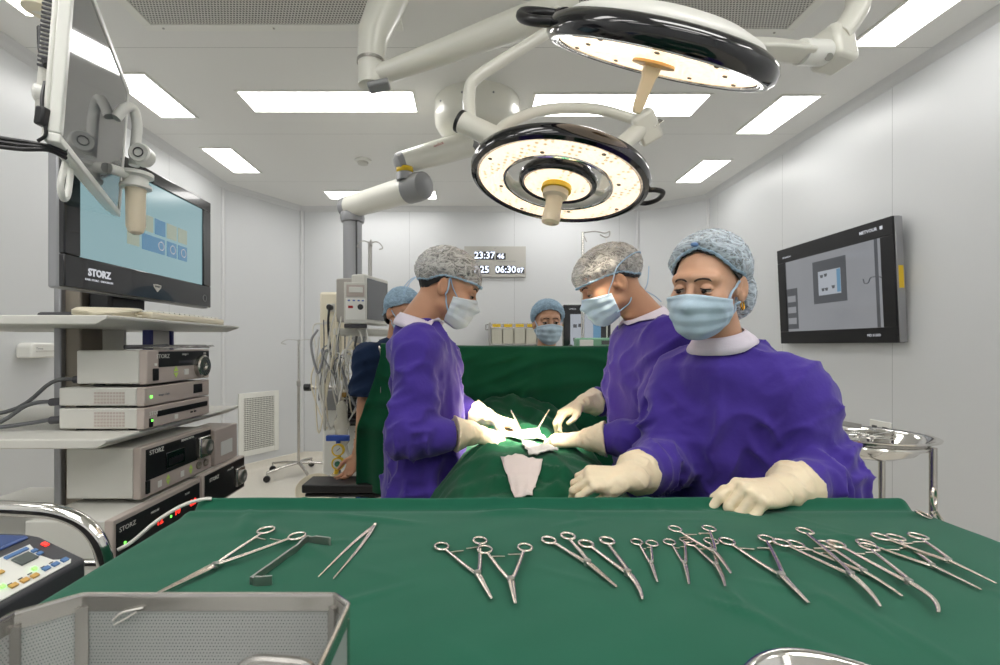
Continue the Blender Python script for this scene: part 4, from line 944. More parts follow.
MB().tube([rimv[i].lerp(rimv[(i + 1) % n], s) for i in range(n) for s in (.02, .98)], .0026, 8, closed=True).build('rim_wire', MT['steel'], t)
for i in (1, 2, 7, 0):
    MB().box((rim[i][0] * .985 - .004, rim[i][1] - .002, (BZ + ZT) / 2), (.010, .003, BZ - ZT - .02), Matrix.Rotation(R(20 if i in (1, 2) else -40), 3, 'Z')).build('corner_strip', MT['steel'], t, smooth=False)
MB().prism([(x, y) for x, y in rim], .0015, Matrix.Translation((0, 0, ZT + .0055))).build('pierced_floor', MT['perf_steel'], t, smooth=False)
hp = spline([Vector((-.115, .35, 1.163)), Vector((-.122, .353, 1.172)), Vector((-.145, .355, 1.174)), Vector((-.165, .355, 1.173)), Vector((-.176, .352, 1.160)), Vector((-.178, .345, 1.12))], 30)
MB().tube([Vector((-.110, .33, 1.16))] + hp, .0035, 8).build('drop_handle', MT['steel'], t)
t = thing('gauze_strand', (-.3, .432, 1.15), 'frayed pale thread caught on the inside of the mesh basket', 'thread')
MB().tube(spline([Vector((-.328, .4335, 1.158)), Vector((-.320, .4325, 1.165)), Vector((-.31, .4325, 1.168)), Vector((-.300, .4330, 1.170))], 16), .001, 6).build('thread', MT['field'], t)
MB().tube(spline([Vector((-.327, .4335, 1.154)), Vector((-.316, .4325, 1.160)), Vector((-.306, .4325, 1.166))], 16), .0008, 6).build('thread', MT['field'], t)

# kidney dish at the bottom edge
def dish_ring(sx, sy, z, bend=.16):
    out = []
    for i in range(56):
        a = 2 * math.pi * i / 56; x = sx * math.cos(a); y = sy * math.sin(a) * (1 - .12 * math.cos(2 * a)) ; y += -bend * x * x / sx * 2.2 if True else 0
        out.append(Vector((.30 + x, .338 + y + .035, z)))
    return out
t = tag(MB().rings([dish_ring(.075, .035, ZT + .010), dish_ring(.082, .042, ZT + .012), dish_ring(.098, .055, ZT + .045), dish_ring(.104, .060, ZT + .0475), dish_ring(.108, .064, ZT + .046), dish_ring(.107, .063, ZT + .044), dish_ring(.1, .057, ZT + .043), dish_ring(.084, .044, ZT + .0085), dish_ring(.076, .036, ZT + .0065)], closed=True).build('kidney_dish', MT['chrome'], None, ang=60), 'shallow stainless dish cut off by the bottom edge of the photo', 'dish')

# ------------------------------------------------------------------ basin on its stand behind the nurse
bc = Vector((1.68, 2.0, 0)); bz = 1.035
t = thing('basin_stand', (bc.x, bc.y, 0), 'steel stand with slim legs carrying a round basin by the right wall', 'stand')
MB(Matrix.Translation((bc.x, bc.y, bz - .03))).torus((bc.x - bc.x, 0, 0), .195, .008, 48, 8).build('ring', MT['chrome'], t)
for a in (35, 125, 215, 305):
    p = bc + Vector((.205 * math.cos(R(a)), .205 * math.sin(R(a)), 0))
    MB().rod(p + Vector((0, 0, .1)), p + Vector((0, 0, bz - .02)), .0125, seg=14).build('leg', MT['steel'], t)
    MB(Matrix.Translation((p.x, p.y, .05)) @ Matrix.Rotation(R(90), 4, 'X')).lathe([(.044, -.012), (.05, 0), (.044, .012)], 18).build('caster', MT['black'], t)
MB(Matrix.Translation((bc.x, bc.y, .3))).torus((0, 0, 0), .205, .009, 40, 8).build('lower_ring', MT['steel'], t)
b_ = MB(Matrix.Translation((bc.x, bc.y, bz))).lathe([(.001, -.085), (.10, -.083), (.15, -.06), (.185, -.02), (.205, .0), (.225, .006), (.232, .004), (.230, -.002), (.21, -.006), (.19, -.026), (.155, -.066), (.10, -.089), (.001, -.091)], 56, cap=False).build('steel_basin', MT['chrome'], None)
tag(b_, 'round stainless basin with a wide rim on the stand behind the nurse', 'basin')
t = thing('basin_instruments', (bc.x, bc.y, bz - .06), 'shiny loose instruments lying in the round basin', 'instruments')
for i in range(9):
    a = rng.uniform(0, 3.14); l = rng.uniform(.06, .14); c = bc + Vector((rng.uniform(-.08, .12), rng.uniform(-.08, .08), bz - .02 + .012 * i / 3))
    d = Vector((math.cos(a), math.sin(a), rng.uniform(-.1, .15))); MB().tube([c - d * l, c, c + d * l], [.004, .008, .004], 8, flat=.5).build('tool', MT['chrome'], t)
t = thing('steel_tray', (1.56, 2.18, bz), 'flat steel tray propped behind the round basin', 'tray')
MB(Matrix.Translation((1.57, 2.16, bz + .03)) @ Matrix.Rotation(R(10), 4, 'Y') @ Matrix.Rotation(R(-6), 4, 'X')).span((-.2, -.1, -.004), (.14, .1, 0)).span((-.2, -.1, -.004), (.14, -.094, .018)).span((-.2, .094, -.004), (.14, .1, .018)).build('pan', MT['steel_d'], t, bevel=.002)

# ------------------------------------------------------------------ wall screen on the right wall
tl = R(2.6)
MR = Matrix.Translation((2.655, 4.03, 1.43)) @ Matrix(((0, -math.sin(tl), -math.cos(tl), 0), (-1, 0, 0, 0), (0, math.cos(tl), -math.sin(tl), 0), (0, 0, 0, 1)))
W, H = 1.10, .79
t = thing('wall_monitor', (2.66, 3.5, 1.43), 'large black wall screen on the right wall showing a grey picture of a monitor', 'monitor')
mb = MB(MR); bl, bb, bt = .095, .10, .115
mb.span((0, 0, -.05), (W, bb, 0)).span((0, H - bt, -.05), (W, H, 0)).span((0, bb, -.05), (bl, H - bt, 0)).span((W - bl, bb, -.05), (W, H - bt, 0))
mb.build('bezel', MT['bezel'], t, bevel=.003)
MB(MR).span((.003, .003, -.06), (W + .006, H - .003, -.012)).build('case', MT['alu'], t, bevel=.004)
MB(MR).span((.1, .1, -.10), (W - .1, H - .1, -.055)).build('wall_bracket', MT['dgrey'], t)
s = MB(MR).span((bl, bb, -.02), (W - bl, H - bt, -.006)).build('screen', MT['scr_grey'], t, smooth=False)
def pic(x0, y0, x1, y1, m, z=.0, nm='picture_patch'): MB(MR).span((x0, y0, -.0058 + z), (x1, y1, -.005 + z)).build(nm, MT[m], s, smooth=False)
pic(.40, .30, .72, .62, 'scr_dim', 0, 'picture_monitor'); pic(.455, .36, .67, .54, 'scr_lite', .001, 'picture_display'); pic(.635, .37, .668, .535, 'scr_blue', .0015, 'picture_sidebar')
for (x, y) in ((.49, .50), (.53, .505), (.50, .40), (.535, .40), (.60, .41)): MB(MR).prism([(x - .016, y + .012), (x + .016, y + .012), (x + .01, y - .01), (x - .01, y - .01)], .001, Matrix.Translation((0, 0, -.0042))).build('picture_icon', MT['scr_dim'], s, smooth=False)
pic(.095, .12, .22, .45, 'scr_dim', 0, 'picture_shelf')
for i in range(3): pic(.105, .16 + i * .09, .20, .21 + i * .09, 'scr_grey', .001, 'picture_bin')
pic(.955, .10, .98, .675, 'scr_dim', 0, 'picture_pole')
MB(MR).tube(spline([(.86, .43, -.004), (.87, .40, -.004), (.90, .40, -.004), (.92, .43, -.004), (.965, .43, -.004), (1.0, .42, -.004), (1.03, .38, -.004)], 30), .003, 6).build('picture_hook', MT['scr_dim'], s)
letters('METVOUR', .03, MR @ Matrix.Translation((.92, H - .055, .0006)), MT['glow_print'], t, bold=.0006); MB(MR).box((1.02, H - .054, .0008), (.02, .022, .001)).build('emblem', MT['glow_print'], t, smooth=False)
letters('NORAMAX', .02, MR @ Matrix.Translation((.12, H - .075, .0006)), MT['glow_print'], t); letters('MD 51503', .024, MR @ Matrix.Translation((.93, .05, .0006)), MT['glow_print'], t)
MB(MR).span((W + .0055, .34, -.05), (W + .0075, .48, -.02)).build('side_label', MT['yellow'], t, smooth=False)

# ------------------------------------------------------------------ equipment in the background
def hook_top(z, c, parent, r=.055, m='chrome', n=4):
    for i in range(n):
        a = R(360 / n * i + 20); d = Vector((math.cos(a), math.sin(a), 0))
        MB().tube(spline([Vector((c[0], c[1], z)), Vector((c[0], c[1], z)) + d * r * .6 + Vector((0, 0, .012)), Vector((c[0], c[1], z)) + d * r, Vector((c[0], c[1], z)) + d * r * 1.25 + Vector((0, 0, -.03)), Vector((c[0], c[1], z)) + d * r * .9 + Vector((0, 0, -.04))], 20), .004, 6).build('hook', MT[m], parent)
def iv_pole(c, ztop, label, r=.0125, legs=5, rb=.34, hooks=4, hr=.09):
    t = thing('drip_stand', (c[0], c[1], 0), label, 'drip stand')
    MB().rod((c[0], c[1], .12), (c[0], c[1], 1.0), r * 1.25, seg=14).build('lower_pole', MT['steel'], t); MB().rod((c[0], c[1], .98), (c[0], c[1], ztop), r, seg=12).build('upper_pole', MT['chrome'], t)
    MB().rod((c[0], c[1], .97), (c[0], c[1], 1.03), r * 1.7, seg=14).build('clamp_collar', MT['steel_d'], t, bevel=.003)
    for i in range(legs):
        a = R(360 / legs * i + 15); e = Vector((c[0] + rb * math.cos(a), c[1] + rb * math.sin(a), .10))
        MB().tube([Vector((c[0], c[1], .14)), Vector((c[0], c[1], .13)).lerp(e, .5) + Vector((0, 0, .012)), e], [.024, .02, .016], 10, flat=.7).build('leg', MT['steel'], t)
        MB(Matrix.Translation((e.x, e.y, .036)) @ Matrix.Rotation(R(90), 4, 'X')).lathe([(.033, -.014), (.036, 0), (.033, .014)], 16).build('caster', MT['black'], t); MB().rod((e.x, e.y, .05), (e.x, e.y, .105), .008, seg=8).build('caster_stem', MT['steel_d'], t)
    if hooks: hook_top(ztop - .01, c, t, hr, n=hooks)
    return t
iv_pole((-1.87, 5.15), 1.48, 'chrome drip stand with hooks standing in the rear left corner', rb=.36, hr=.14)
# drip pole near centre with a single looped arm
t = iv_pole((.86, 3.6), 2.28, 'chrome pole with one looped arm behind the right-hand surgeon', hooks=0)
MB().tube(spline([Vector((.86, 3.6, 2.275)), Vector((.95, 3.58, 2.28)), Vector((1.02, 3.57, 2.265)), Vector((1.055, 3.565, 2.275)), Vector((1.05, 3.565, 2.24)), Vector((1.02, 3.57, 2.235)), Vector((.985, 3.575, 2.255))], 36), .0055, 8).build('loop_arm', MT['steel_d'], t)
MB().tube([Vector((.86, 3.6, 2.27)), Vector((.885, 3.58, 2.2))], .005, 6).build('hook', MT['steel_d'], t)
# ventilator / anaesthesia display
Yv = 4.15
a, b = P(563.5, 351, Yv), P(611, 304.5, Yv)
t = thing('anaesthesia_machine', ((a.x + b.x) / 2, Yv + .2, 0), 'black-framed anaesthesia display with icons behind the far nurse', 'anaesthesia machine')
MB().span((a.x, Yv, a.z - .05), (b.x, Yv + .06, b.z)).build('display_case', MT['gloss'], t, bevel=.01)
s = MB().span((a.x + .06, Yv - .004, a.z + .0), (b.x - .09, Yv + .002, b.z - .085)).build('screen', MT['scr_lite'], t, smooth=False)
MB().span((a.x + .26, Yv - .006, a.z), (b.x - .092, Yv - .003, b.z - .088)).build('sidebar', MT['scr_blue'], s, smooth=False)
for (x, y) in ((.10, .22), (.145, .225), (.10, .10), (.15, .10), (.225, .10)): MB().box((a.x + x, Yv - .006, a.z + y), (.032, .004, .03)).build('icon', MT['scr_dim'], s, bevel=.002)
letters('OMEDA', .018, Matrix.Translation((a.x + .08, Yv - .001, b.z - .04)) @ Matrix.Rotation(R(90), 4, 'X'), MT['glow_print'], t)
MB().span((a.x + .02, Yv + .05, .15), (b.x - .02, Yv + .55, 1.30)).build('body', MT['lgrey'], t, bevel=.02); MB().span((a.x - .05, Yv - .1, .85), (b.x + .05, Yv + .5, .9)).build('worktop', MT['white'], t, bevel=.01)
MB().rod(((a.x + b.x) / 2, Yv + .1, 1.28), ((a.x + b.x) / 2, Yv + .08, 1.42), .04, seg=14).build('display_arm', MT['dgrey'], t)
for sx in (a.x + .06, b.x - .06):
    for sy in (Yv + .1, Yv + .5): MB(Matrix.Translation((sx, sy, .07)) @ Matrix.Rotation(R(90), 4, 'X')).lathe([(.06, -.02), (.07, 0), (.06, .02)], 18).build('caster', MT['black'], t); MB().rod((sx, sy, .07), (sx, sy, .16), .012, seg=8).build('caster_stem', MT['steel_d'], t)
# green-cased infusion pump clamped to the pole
t = thing('infusion_pump', (.86, 3.5, 1.36), 'mint green infusion pump clamped on the chrome pole behind the green screen', 'infusion pump')
MB().box((.93, 3.50, 1.415), (.30, .11, .11)).build('case', MT['mint'], t, bevel=.012); MB().box((.85, 3.443, 1.42), (.10, .006, .07)).build('front_cover', MT['white'], t, bevel=.003); MB().box((1.0, 3.443, 1.435), (.08, .006, .03)).build('display', MT['lcd_off'], t)
MB().ball((.745, 3.49, 1.40), .022, 14, 10).build('clamp_knob', MT['black'], t); MB().rod((.76, 3.50, 1.40), (.80, 3.50, 1.40), .01, seg=10).build('clamp_screw', MT['steel_d'], t)
t = thing('drip_line', (1.02, 3.55, 1.4), 'thin clear drip line hanging beside the surgeon cap', 'tubing')
MB().tube(spline([Vector((1.03, 3.57, 2.235)), Vector((1.035, 3.56, 1.95)), Vector((1.03, 3.55, 1.72))], 12), .003, 6).build('line', MT['tube'], t); MB(Matrix.Translation((1.03, 3.55, 1.60))).lathe([(.006, .12), (.016, .11), (.016, .03), (.006, .0), (.003, -.15)], 14).build('drip_chamber', MT['tube'], t)
# yellow edged bin rack by the back wall
Yr = 5.55
t = thing('bin_rack', (.5, Yr, 0), 'small metal rack of clear bins with yellow labels by the back wall', 'rack')
x0, x1, z1 = .235, .80, 1.685
for x in (x0, x1): MB().span((x - .012, Yr - .01, .05), (x + .012, Yr + .24, z1)).build('side_panel', MT['steel_d'], t, bevel=.003)
for r_ in range(5):
    z = z1 - .04 - r_ * .255
    MB().span((x0, Yr, z - .215), (x1, Yr + .22, z - .205)).build('shelf', MT['lgrey'], t)
    MB().span((x0, Yr - .004, z - .02), (x1, Yr + .01, z + .03)).build('label_rail', MT['steel'], t)
    for c_ in range(4):
        xa = x0 + .014 + c_ * (x1 - x0 - .02) / 4; xb = xa + (x1 - x0) / 4 - .016
        bn = MB().span((xa, Yr, z - .205), (xb, Yr + .2, z - .025)).build('bin', MT['rack'], t, bevel=.006)
        MB().span((xa + .015, Yr - .008, z - .012), (xb - .015, Yr - .003, z + .022)).build('label', MT['yellow'], bn, smooth=False)
MB().tube([Vector((x0 - .02, Yr, 1.60)), Vector((x0 - .05, Yr - .01, 1.60)), Vector((x0 - .05, Yr - .01, 1.66)), Vector((x0 - .02, Yr, 1.66))], .006, 6).build('side_handle', MT['steel'], t)

# ------------------------------------------------------------------ patient monitor and leads on the pendant
c = P(364, 303, 3.2); fn = Vector((.96, -.28, 0)).normalized(); fx = Vector((.28, .96, 0)).normalized()
MP = Matrix.Translation(c) @ Matrix(((fx.x, 0, fn.x, 0), (fx.y, 0, fn.y, 0), (0, 1, 0, 0), (0, 0, 0, 1)))
t = thing('patient_monitor', (c.x, c.y, 1.52), 'grey patient monitor with a printer slot hanging at the column', 'monitor')
MB(MP).span((-.17, -.15, .0), (.17, .17, .10)).build('front_case', MT['lgrey'], t, bevel=.012); MB(MP).span((-.14, -.12, .099), (.145, .145, .104)).build('screen', MT['scr_off'], t, smooth=False)
MB(MP).span((-.155, -.135, -.12), (.15, .15, .0)).build('rear_case', mat('monitor_rear', (170, 166, 160), .5), t, bevel=.01)
side = MP @ Matrix.Translation((-.156, 0, -.06)) @ Matrix(((0, 0, -1, 0), (0, 1, 0, 0), (1, 0, 0, 0), (0, 0, 0, 1)))
c2 = P(355.5, 303, 2.96); MQ = Matrix.Translation(c2) @ Matrix(((.98, 0, .2, 0), (.2, 0, -.98, 0), (0, 1, 0, 0), (0, 0, 0, 1)))
rk = MB(MQ).span((-.07, -.13, -.10), (.07, .13, 0)).build('module_rack', MT['lgrey'], t, bevel=.006)
MB(MQ).span((-.055, .04, -.002), (.055, .115, .004)).build('printer_door', MT['taupe'], rk, bevel=.003); MB(MQ).span((-.04, .065, .004), (.045, .10, .012)).build('paper_slot', MT['paper'], rk, bevel=.003)
MB(MQ).span((-.06, -.105, -.002), (.06, .03, .003)).build('module', MT['white'], rk, bevel=.003)
MB(MQ @ Matrix.Translation((.03, -.025, .003))).lathe([(.018, 0), (.018, .008), (.008, .009)], 16).build('socket', MT['black'], rk); MB(MQ).box((-.03, -.025, .004), (.03, .016, .006)).build('socket', MT['red'], rk, bevel=.002)
for k_ in (-.04, -.01, .02, .045): MB(MQ).box((k_, .015, .004), (.014, .008, .002)).build('legend', MT['blue'], rk)
MB(MQ).span((-.07, -.155, -.10), (.07, -.132, -.01)).build('base_rail', MT['dgrey'], t, bevel=.003)
MB().box((c.x - .02, c.y + .02, c.z - .2), (.36, .2, .05), Matrix.Rotation(R(12), 3, 'Z')).build('bracket', MT['lgrey'], t, bevel=.012)
MB().tube([Vector((c.x - .02, c.y + .06, c.z - .2)), Vector((-.80, 3.5, c.z - .25)), Vector((-.93, 3.66, c.z - .22))], .03, 12).build('support_arm', MT['grey'], t)
MB().rod((c.x + .02, c.y + .1, c.z + .1), (c.x + .02, c.y + .1, 2.13), .014, seg=12).build('hook_pole', MT['steel_d'], t); hook_top(2.13, (c.x + .02, c.y + .1), t, .07, 'steel_d', 4)
# lead bundles
t = thing('monitor_leads', (-.85, 3.15, 1.2), 'tangle of white and grey monitor leads hanging below the patient monitor', 'cables')
for i in range(46):
    xs = rng.uniform(-.98, -.52); ys = rng.uniform(2.98, 3.2); z0 = rng.uniform(1.36, 1.66) if xs < -.7 else rng.uniform(1.38, 1.46)
    dip = rng.uniform(.85, 1.25); xe = xs + rng.uniform(-.12, .22); 
    pts = [Vector((xs, ys, z0)), Vector((xs + rng.uniform(-.05, .05), ys - .05, (z0 + dip) / 2 + .05)), Vector(((xs + xe) / 2 + rng.uniform(-.05, .05), ys - .06, dip)), Vector((xe, ys - .03, (z0 + dip) / 2)), Vector((xe + rng.uniform(-.05, .08), ys, min(z0, 1.42) - rng.uniform(0, .1)))]
    MB().tube(spline(pts, 28), rng.choice((.004, .005, .006, .008)), 6).build('lead', MT[rng.choice(('tube', 'tube', 'tube', 'lgrey', 'grey', 'cream', 'tube_d'))], t)
for i in range(12):
    xs = -.66 + .012 * i; MB().tube(spline([Vector((xs - .01, 3.05, 1.43)), Vector((xs + .02, 2.98, 1.36)), Vector((xs - .03 + rng.uniform(-.03, .03), 2.98, 1.18 + rng.uniform(-.06, .06))), Vector((xs - .06, 3.0, 1.05))], 20), .007, 6).build('lead', MT['tube'], t)
MB().box((-.80, 3.0, 1.10), (.028, .02, .03)).build('connector', MT['orange'], t, bevel=.006)
t = thing('breathing_bag', (-.80, 2.95, .95), 'crumpled translucent bag hanging from the leads beside the navy sleeve', 'bag')
MB().rings([[Vector((-.80 + w * math.cos(2 * math.pi * k / 14) * (1 + .3 * math.sin(3 * k + z * 40)), 2.95 + w * .7 * math.sin(2 * math.pi * k / 14), z)) for k in range(14)] for (w, z) in ((.012, 1.07), (.034, 1.03), (.028, .98), (.044, .92), (.036, .86), (.04, .82), (.022, .78), (.01, .76))]).build('bag', MT['amber_bag'], t, ang=70)
# accessory rail and cabinet
t = thing('accessory_cabinet', (-.80, 3.3, 0), 'white rolling cabinet with a rail below the patient monitor', 'cabinet')
MB().span((-.98, 3.12, .12), (-.45, 3.6, 1.08)).build('body', MT['white'], t, bevel=.02)
MB().rod((-1.06, 3.08, 1.14), (-.5, 3.08, 1.14), .014, seg=4).build('rail', MT['steel_d'], t); MB().rod((-1.08, 3.08, 1.14), (-1.04, 3.08, 1.14), .024, seg=12).build('rail_end', MT['black'], t)
MB().span((-.97, 3.08, .99), (-.84, 3.1, 1.12)).build('plate', MT['grey'], t, bevel=.003)
for k_ in range(8): MB().box((-.765, 3.09, 1.08 - k_ * .024), (.11, .07, .012)).build('bellows_rib', MT['dgrey'], t, bevel=.003)
MB().box((-.765, 3.10, .99), (.09, .05, .2)).build('bellows_core', MT['black'], t)
MB().tube(spline([Vector((-.80, 3.08, 1.12)), Vector((-.81, 3.06, .85)), Vector((-.79, 3.05, .72)), Vector((-.74, 3.06, .70)), Vector((-.70, 3.08, .78))], 24), .011, 8).build('hose', MT['tube'], t)
for x in (-.92, -.51):
    for y in (3.18, 3.54): MB(Matrix.Translation((x, y, .06)) @ Matrix.Rotation(R(90), 4, 'X')).lathe([(.05, -.02), (.06, 0), (.05, .02)], 18).build('caster', MT['black'], t); MB().rod((x, y, .06), (x, y, .13), .012, seg=8).build('caster_stem', MT['steel_d'], t)
# suction regulator with two yellow dials
Yg = 2.75; g0 = P(338, 438, Yg)
t = thing('suction_regulator', (g0.x, Yg, .6), 'blue T-handled suction regulator with two yellow dials', 'regulator')
MB().box(g0, (.135, .03, .032)).build('handle_bar', MT['blue'], t, bevel=.004); MB().rod(g0, g0 + Vector((0, 0, -.06)), .012, seg=10).build('stem', MT['blue'], t)
for (py, face) in ((450, 'paper'), (463.5, 'mint')):
    q = P(338, py, Yg - .02); G_ = at_frame(q, (0, -1, .05))
    MB(G_).lathe([(.036, -.02), (.037, .008), (.034, .012), (.029, .012), (.028, .006), (.001, .006)], 26).build('dial_ring', MT['yellow'], t)
    MB(G_).lathe([(.001, .0072), (.028, .0072)], 26, cap=False).build('dial_face', MT['paper' if face == 'paper' else 'white'], t, smooth=False)
    if face == 'paper': MB(G_).box((.004, .004, .0085), (.028, .003, .001), Matrix.Rotation(R(40), 3, 'Z')).build('needle', MT['black'], t)
    else: MB(G_).lathe([(.015, .007), (.015, .02), (.001, .02)], 18, cap=False).build('knob', mat('green_knob', (50, 120, 90), .4), t)
MB().rod(P(337, 470, Yg - .01), P(334, 478, Yg), .014, seg=10).build('outlet', MT['yellow'], t)
MB(Matrix.Translation(P(337, 486, Yg))).lathe([(.001, -.06), (.045, -.06), (.05, .0), (.05, .06), (.03, .075), (.001, .075)], 20).build('jar', MT['amber_bag'], t)
MB().rod((g0.x, Yg + .025, .1), (g0.x, Yg + .025, g0.z), .010, seg=10).build('post', MT['steel'], t)
MB(Matrix.Translation((g0.x, Yg + .025, 0))).lathe([(.001, .0), (.16, .0), (.16, .02), (.03, .05), (.012, .1)], 28).build('floor_base', MT['steel'], t)
# operating table with arm board
t = thing('operating_table', (.18, 1.85, 0), 'operating table with a black padded arm board at left', 'operating table')
MB().span((-.06, 1.15, .80), (.42, 2.95, .86)).build('mattress', MT['pad'], t, bevel=.02); MB().span((-.07, 1.2, .74), (.43, 2.9, .80)).build('frame', MT['steel'], t, bevel=.006)
MB().span((.06, 1.75, .12), (.30, 2.15, .74)).build('column', MT['steel'], t, bevel=.02); MB().span((-.08, 1.5, .0), (.44, 2.5, .12)).build('base', MT['steel_d'], t, bevel=.02)
a_, b_ = P(307, 484, 2.3), P(372, 484, 2.3)
MB().span((a_.x, 2.22, a_.z - .022), (-.03, 2.38, a_.z + .018)).build('arm_board_pad', MT['pad'], t, bevel=.008)
MB().span((a_.x + .01, 2.24, a_.z - .045), (-.03, 2.36, a_.z - .03)).build('arm_board', MT['black'], t, bevel=.004)
MB().tube([Vector((a_.x + .25, 2.3, a_.z - .045)), Vector((a_.x + .25, 2.3, a_.z - .09)), Vector((-.05, 2.3, .77))], .012, 10).build('arm_board_bracket', MT['steel'], t)
for x in (a_.x + .17, a_.x + .26): MB().rod((x, 2.26, a_.z - .16), (x, 2.26, a_.z - .04), .009, seg=8).build('clamp_post', MT['blue' if x > a_.x + .2 else 'steel'], t)
MB().rod((a_.x + .08, 2.27, a_.z - .10), (-.05, 2.27, a_.z - .10), .012, seg=10).build('side_rail', MT['steel'], t)
q = P(316, 490, 2.75); t = thing('cream_basin', (q.x, q.y, 0), 'cream plastic bowl on a low stand below the arm board', 'bowl')
MB(at_frame(q, (.15, -.55, .8))).lathe([(.001, -.03), (.07, -.025), (.098, .0), (.112, .012), (.116, .008), (.10, -.01), (.07, -.034), (.001, -.04)], 36, cap=False).build('bowl', MT['cream'], t)
MB().rod((q.x, q.y + .02, .05), (q.x, q.y + .02, q.z - .02), .014, seg=10).build('stand_post', MT['steel'], t); MB(Matrix.Translation((q.x, q.y + .02, 0))).lathe([(.001, 0), (.15, 0), (.15, .02), (.02, .06)], 24).build('stand_base', MT['steel'], t)
# ------------------------------------------------------------------ smooth bodies: distance fields meshed by surface nets
f32 = np.float32
def A3(v): return np.array((v[0], v[1], v[2]), dtype=f32)
def smin(a, b, k):
    h = np.clip(.5 + .5 * (b - a) / k, 0, 1); return b * (1 - h) + a * h - k * h * (1 - h)
def ssub(a, b, k): return -smin(-a, b, k)
def sph(p, c, r): return np.linalg.norm(p - A3(c), axis=1) - f32(r)
def rc(p, a, b, r1, r2):
    a, b = A3(a), A3(b); ba = b - a; q = p - a
    t = np.clip(q @ ba / max(float(ba @ ba), 1e-9), 0, 1); return np.linalg.norm(q - t[:, None] * ba, axis=1) - (r1 + (r2 - r1) * t)
def ell(p, c, r, Rm=None):
    q = p - A3(c)
    if Rm is not None: q = q @ Rm
    r = A3(r); k0 = np.linalg.norm(q / r, axis=1); k1 = np.linalg.norm(q / (r * r), axis=1); return k0 * (k0 - 1) / np.maximum(k1, 1e-6)
_lat = np.random.RandomState(5).rand(32, 32, 32).astype(f32)
def vnoise(q):
    i = np.floor(q).astype(np.int32); f = q - i; f = f * f * (3 - 2 * f); i &= 31; j = (i + 1) & 31
    def g(a, b, c): return _lat[a, b, c]
    x0, y0, z0 = i.T; x1, y1, z1 = j.T; fx, fy, fz = f.T
    c00 = g(x0, y0, z0) * (1 - fx) + g(x1, y0, z0) * fx; c10 = g(x0, y1, z0) * (1 - fx) + g(x1, y1, z0) * fx
    c01 = g(x0, y0, z1) * (1 - fx) + g(x1, y0, z1) * fx; c11 = g(x0, y1, z1) * (1 - fx) + g(x1, y1, z1) * fx
    return (c00 * (1 - fy) + c10 * fy) * (1 - fz) + (c01 * (1 - fy) + c11 * fy) * fz
def ridge(q): return 1 - np.abs(2 * vnoise(q) - 1)
def limb_folds(p, a, b, amp, fa, fp, seed=0.0):
    """creases running round a sleeve"""
    a, b = A3(a), A3(b); d = b - a; d = d / np.linalg.norm(d); q = p - a; ax = q @ d
    e = np.cross(d, A3((.3, .5, .8))); e /= np.linalg.norm(e); g = np.cross(d, e)
    u, v = q @ e, q @ g
    return amp * (ridge(np.stack((ax * fa + u * fp * .8 + seed, u * fp + seed * 2 + 7, v * fp + ax * fa * .2 + 3), 1)) ** 2 - .4)

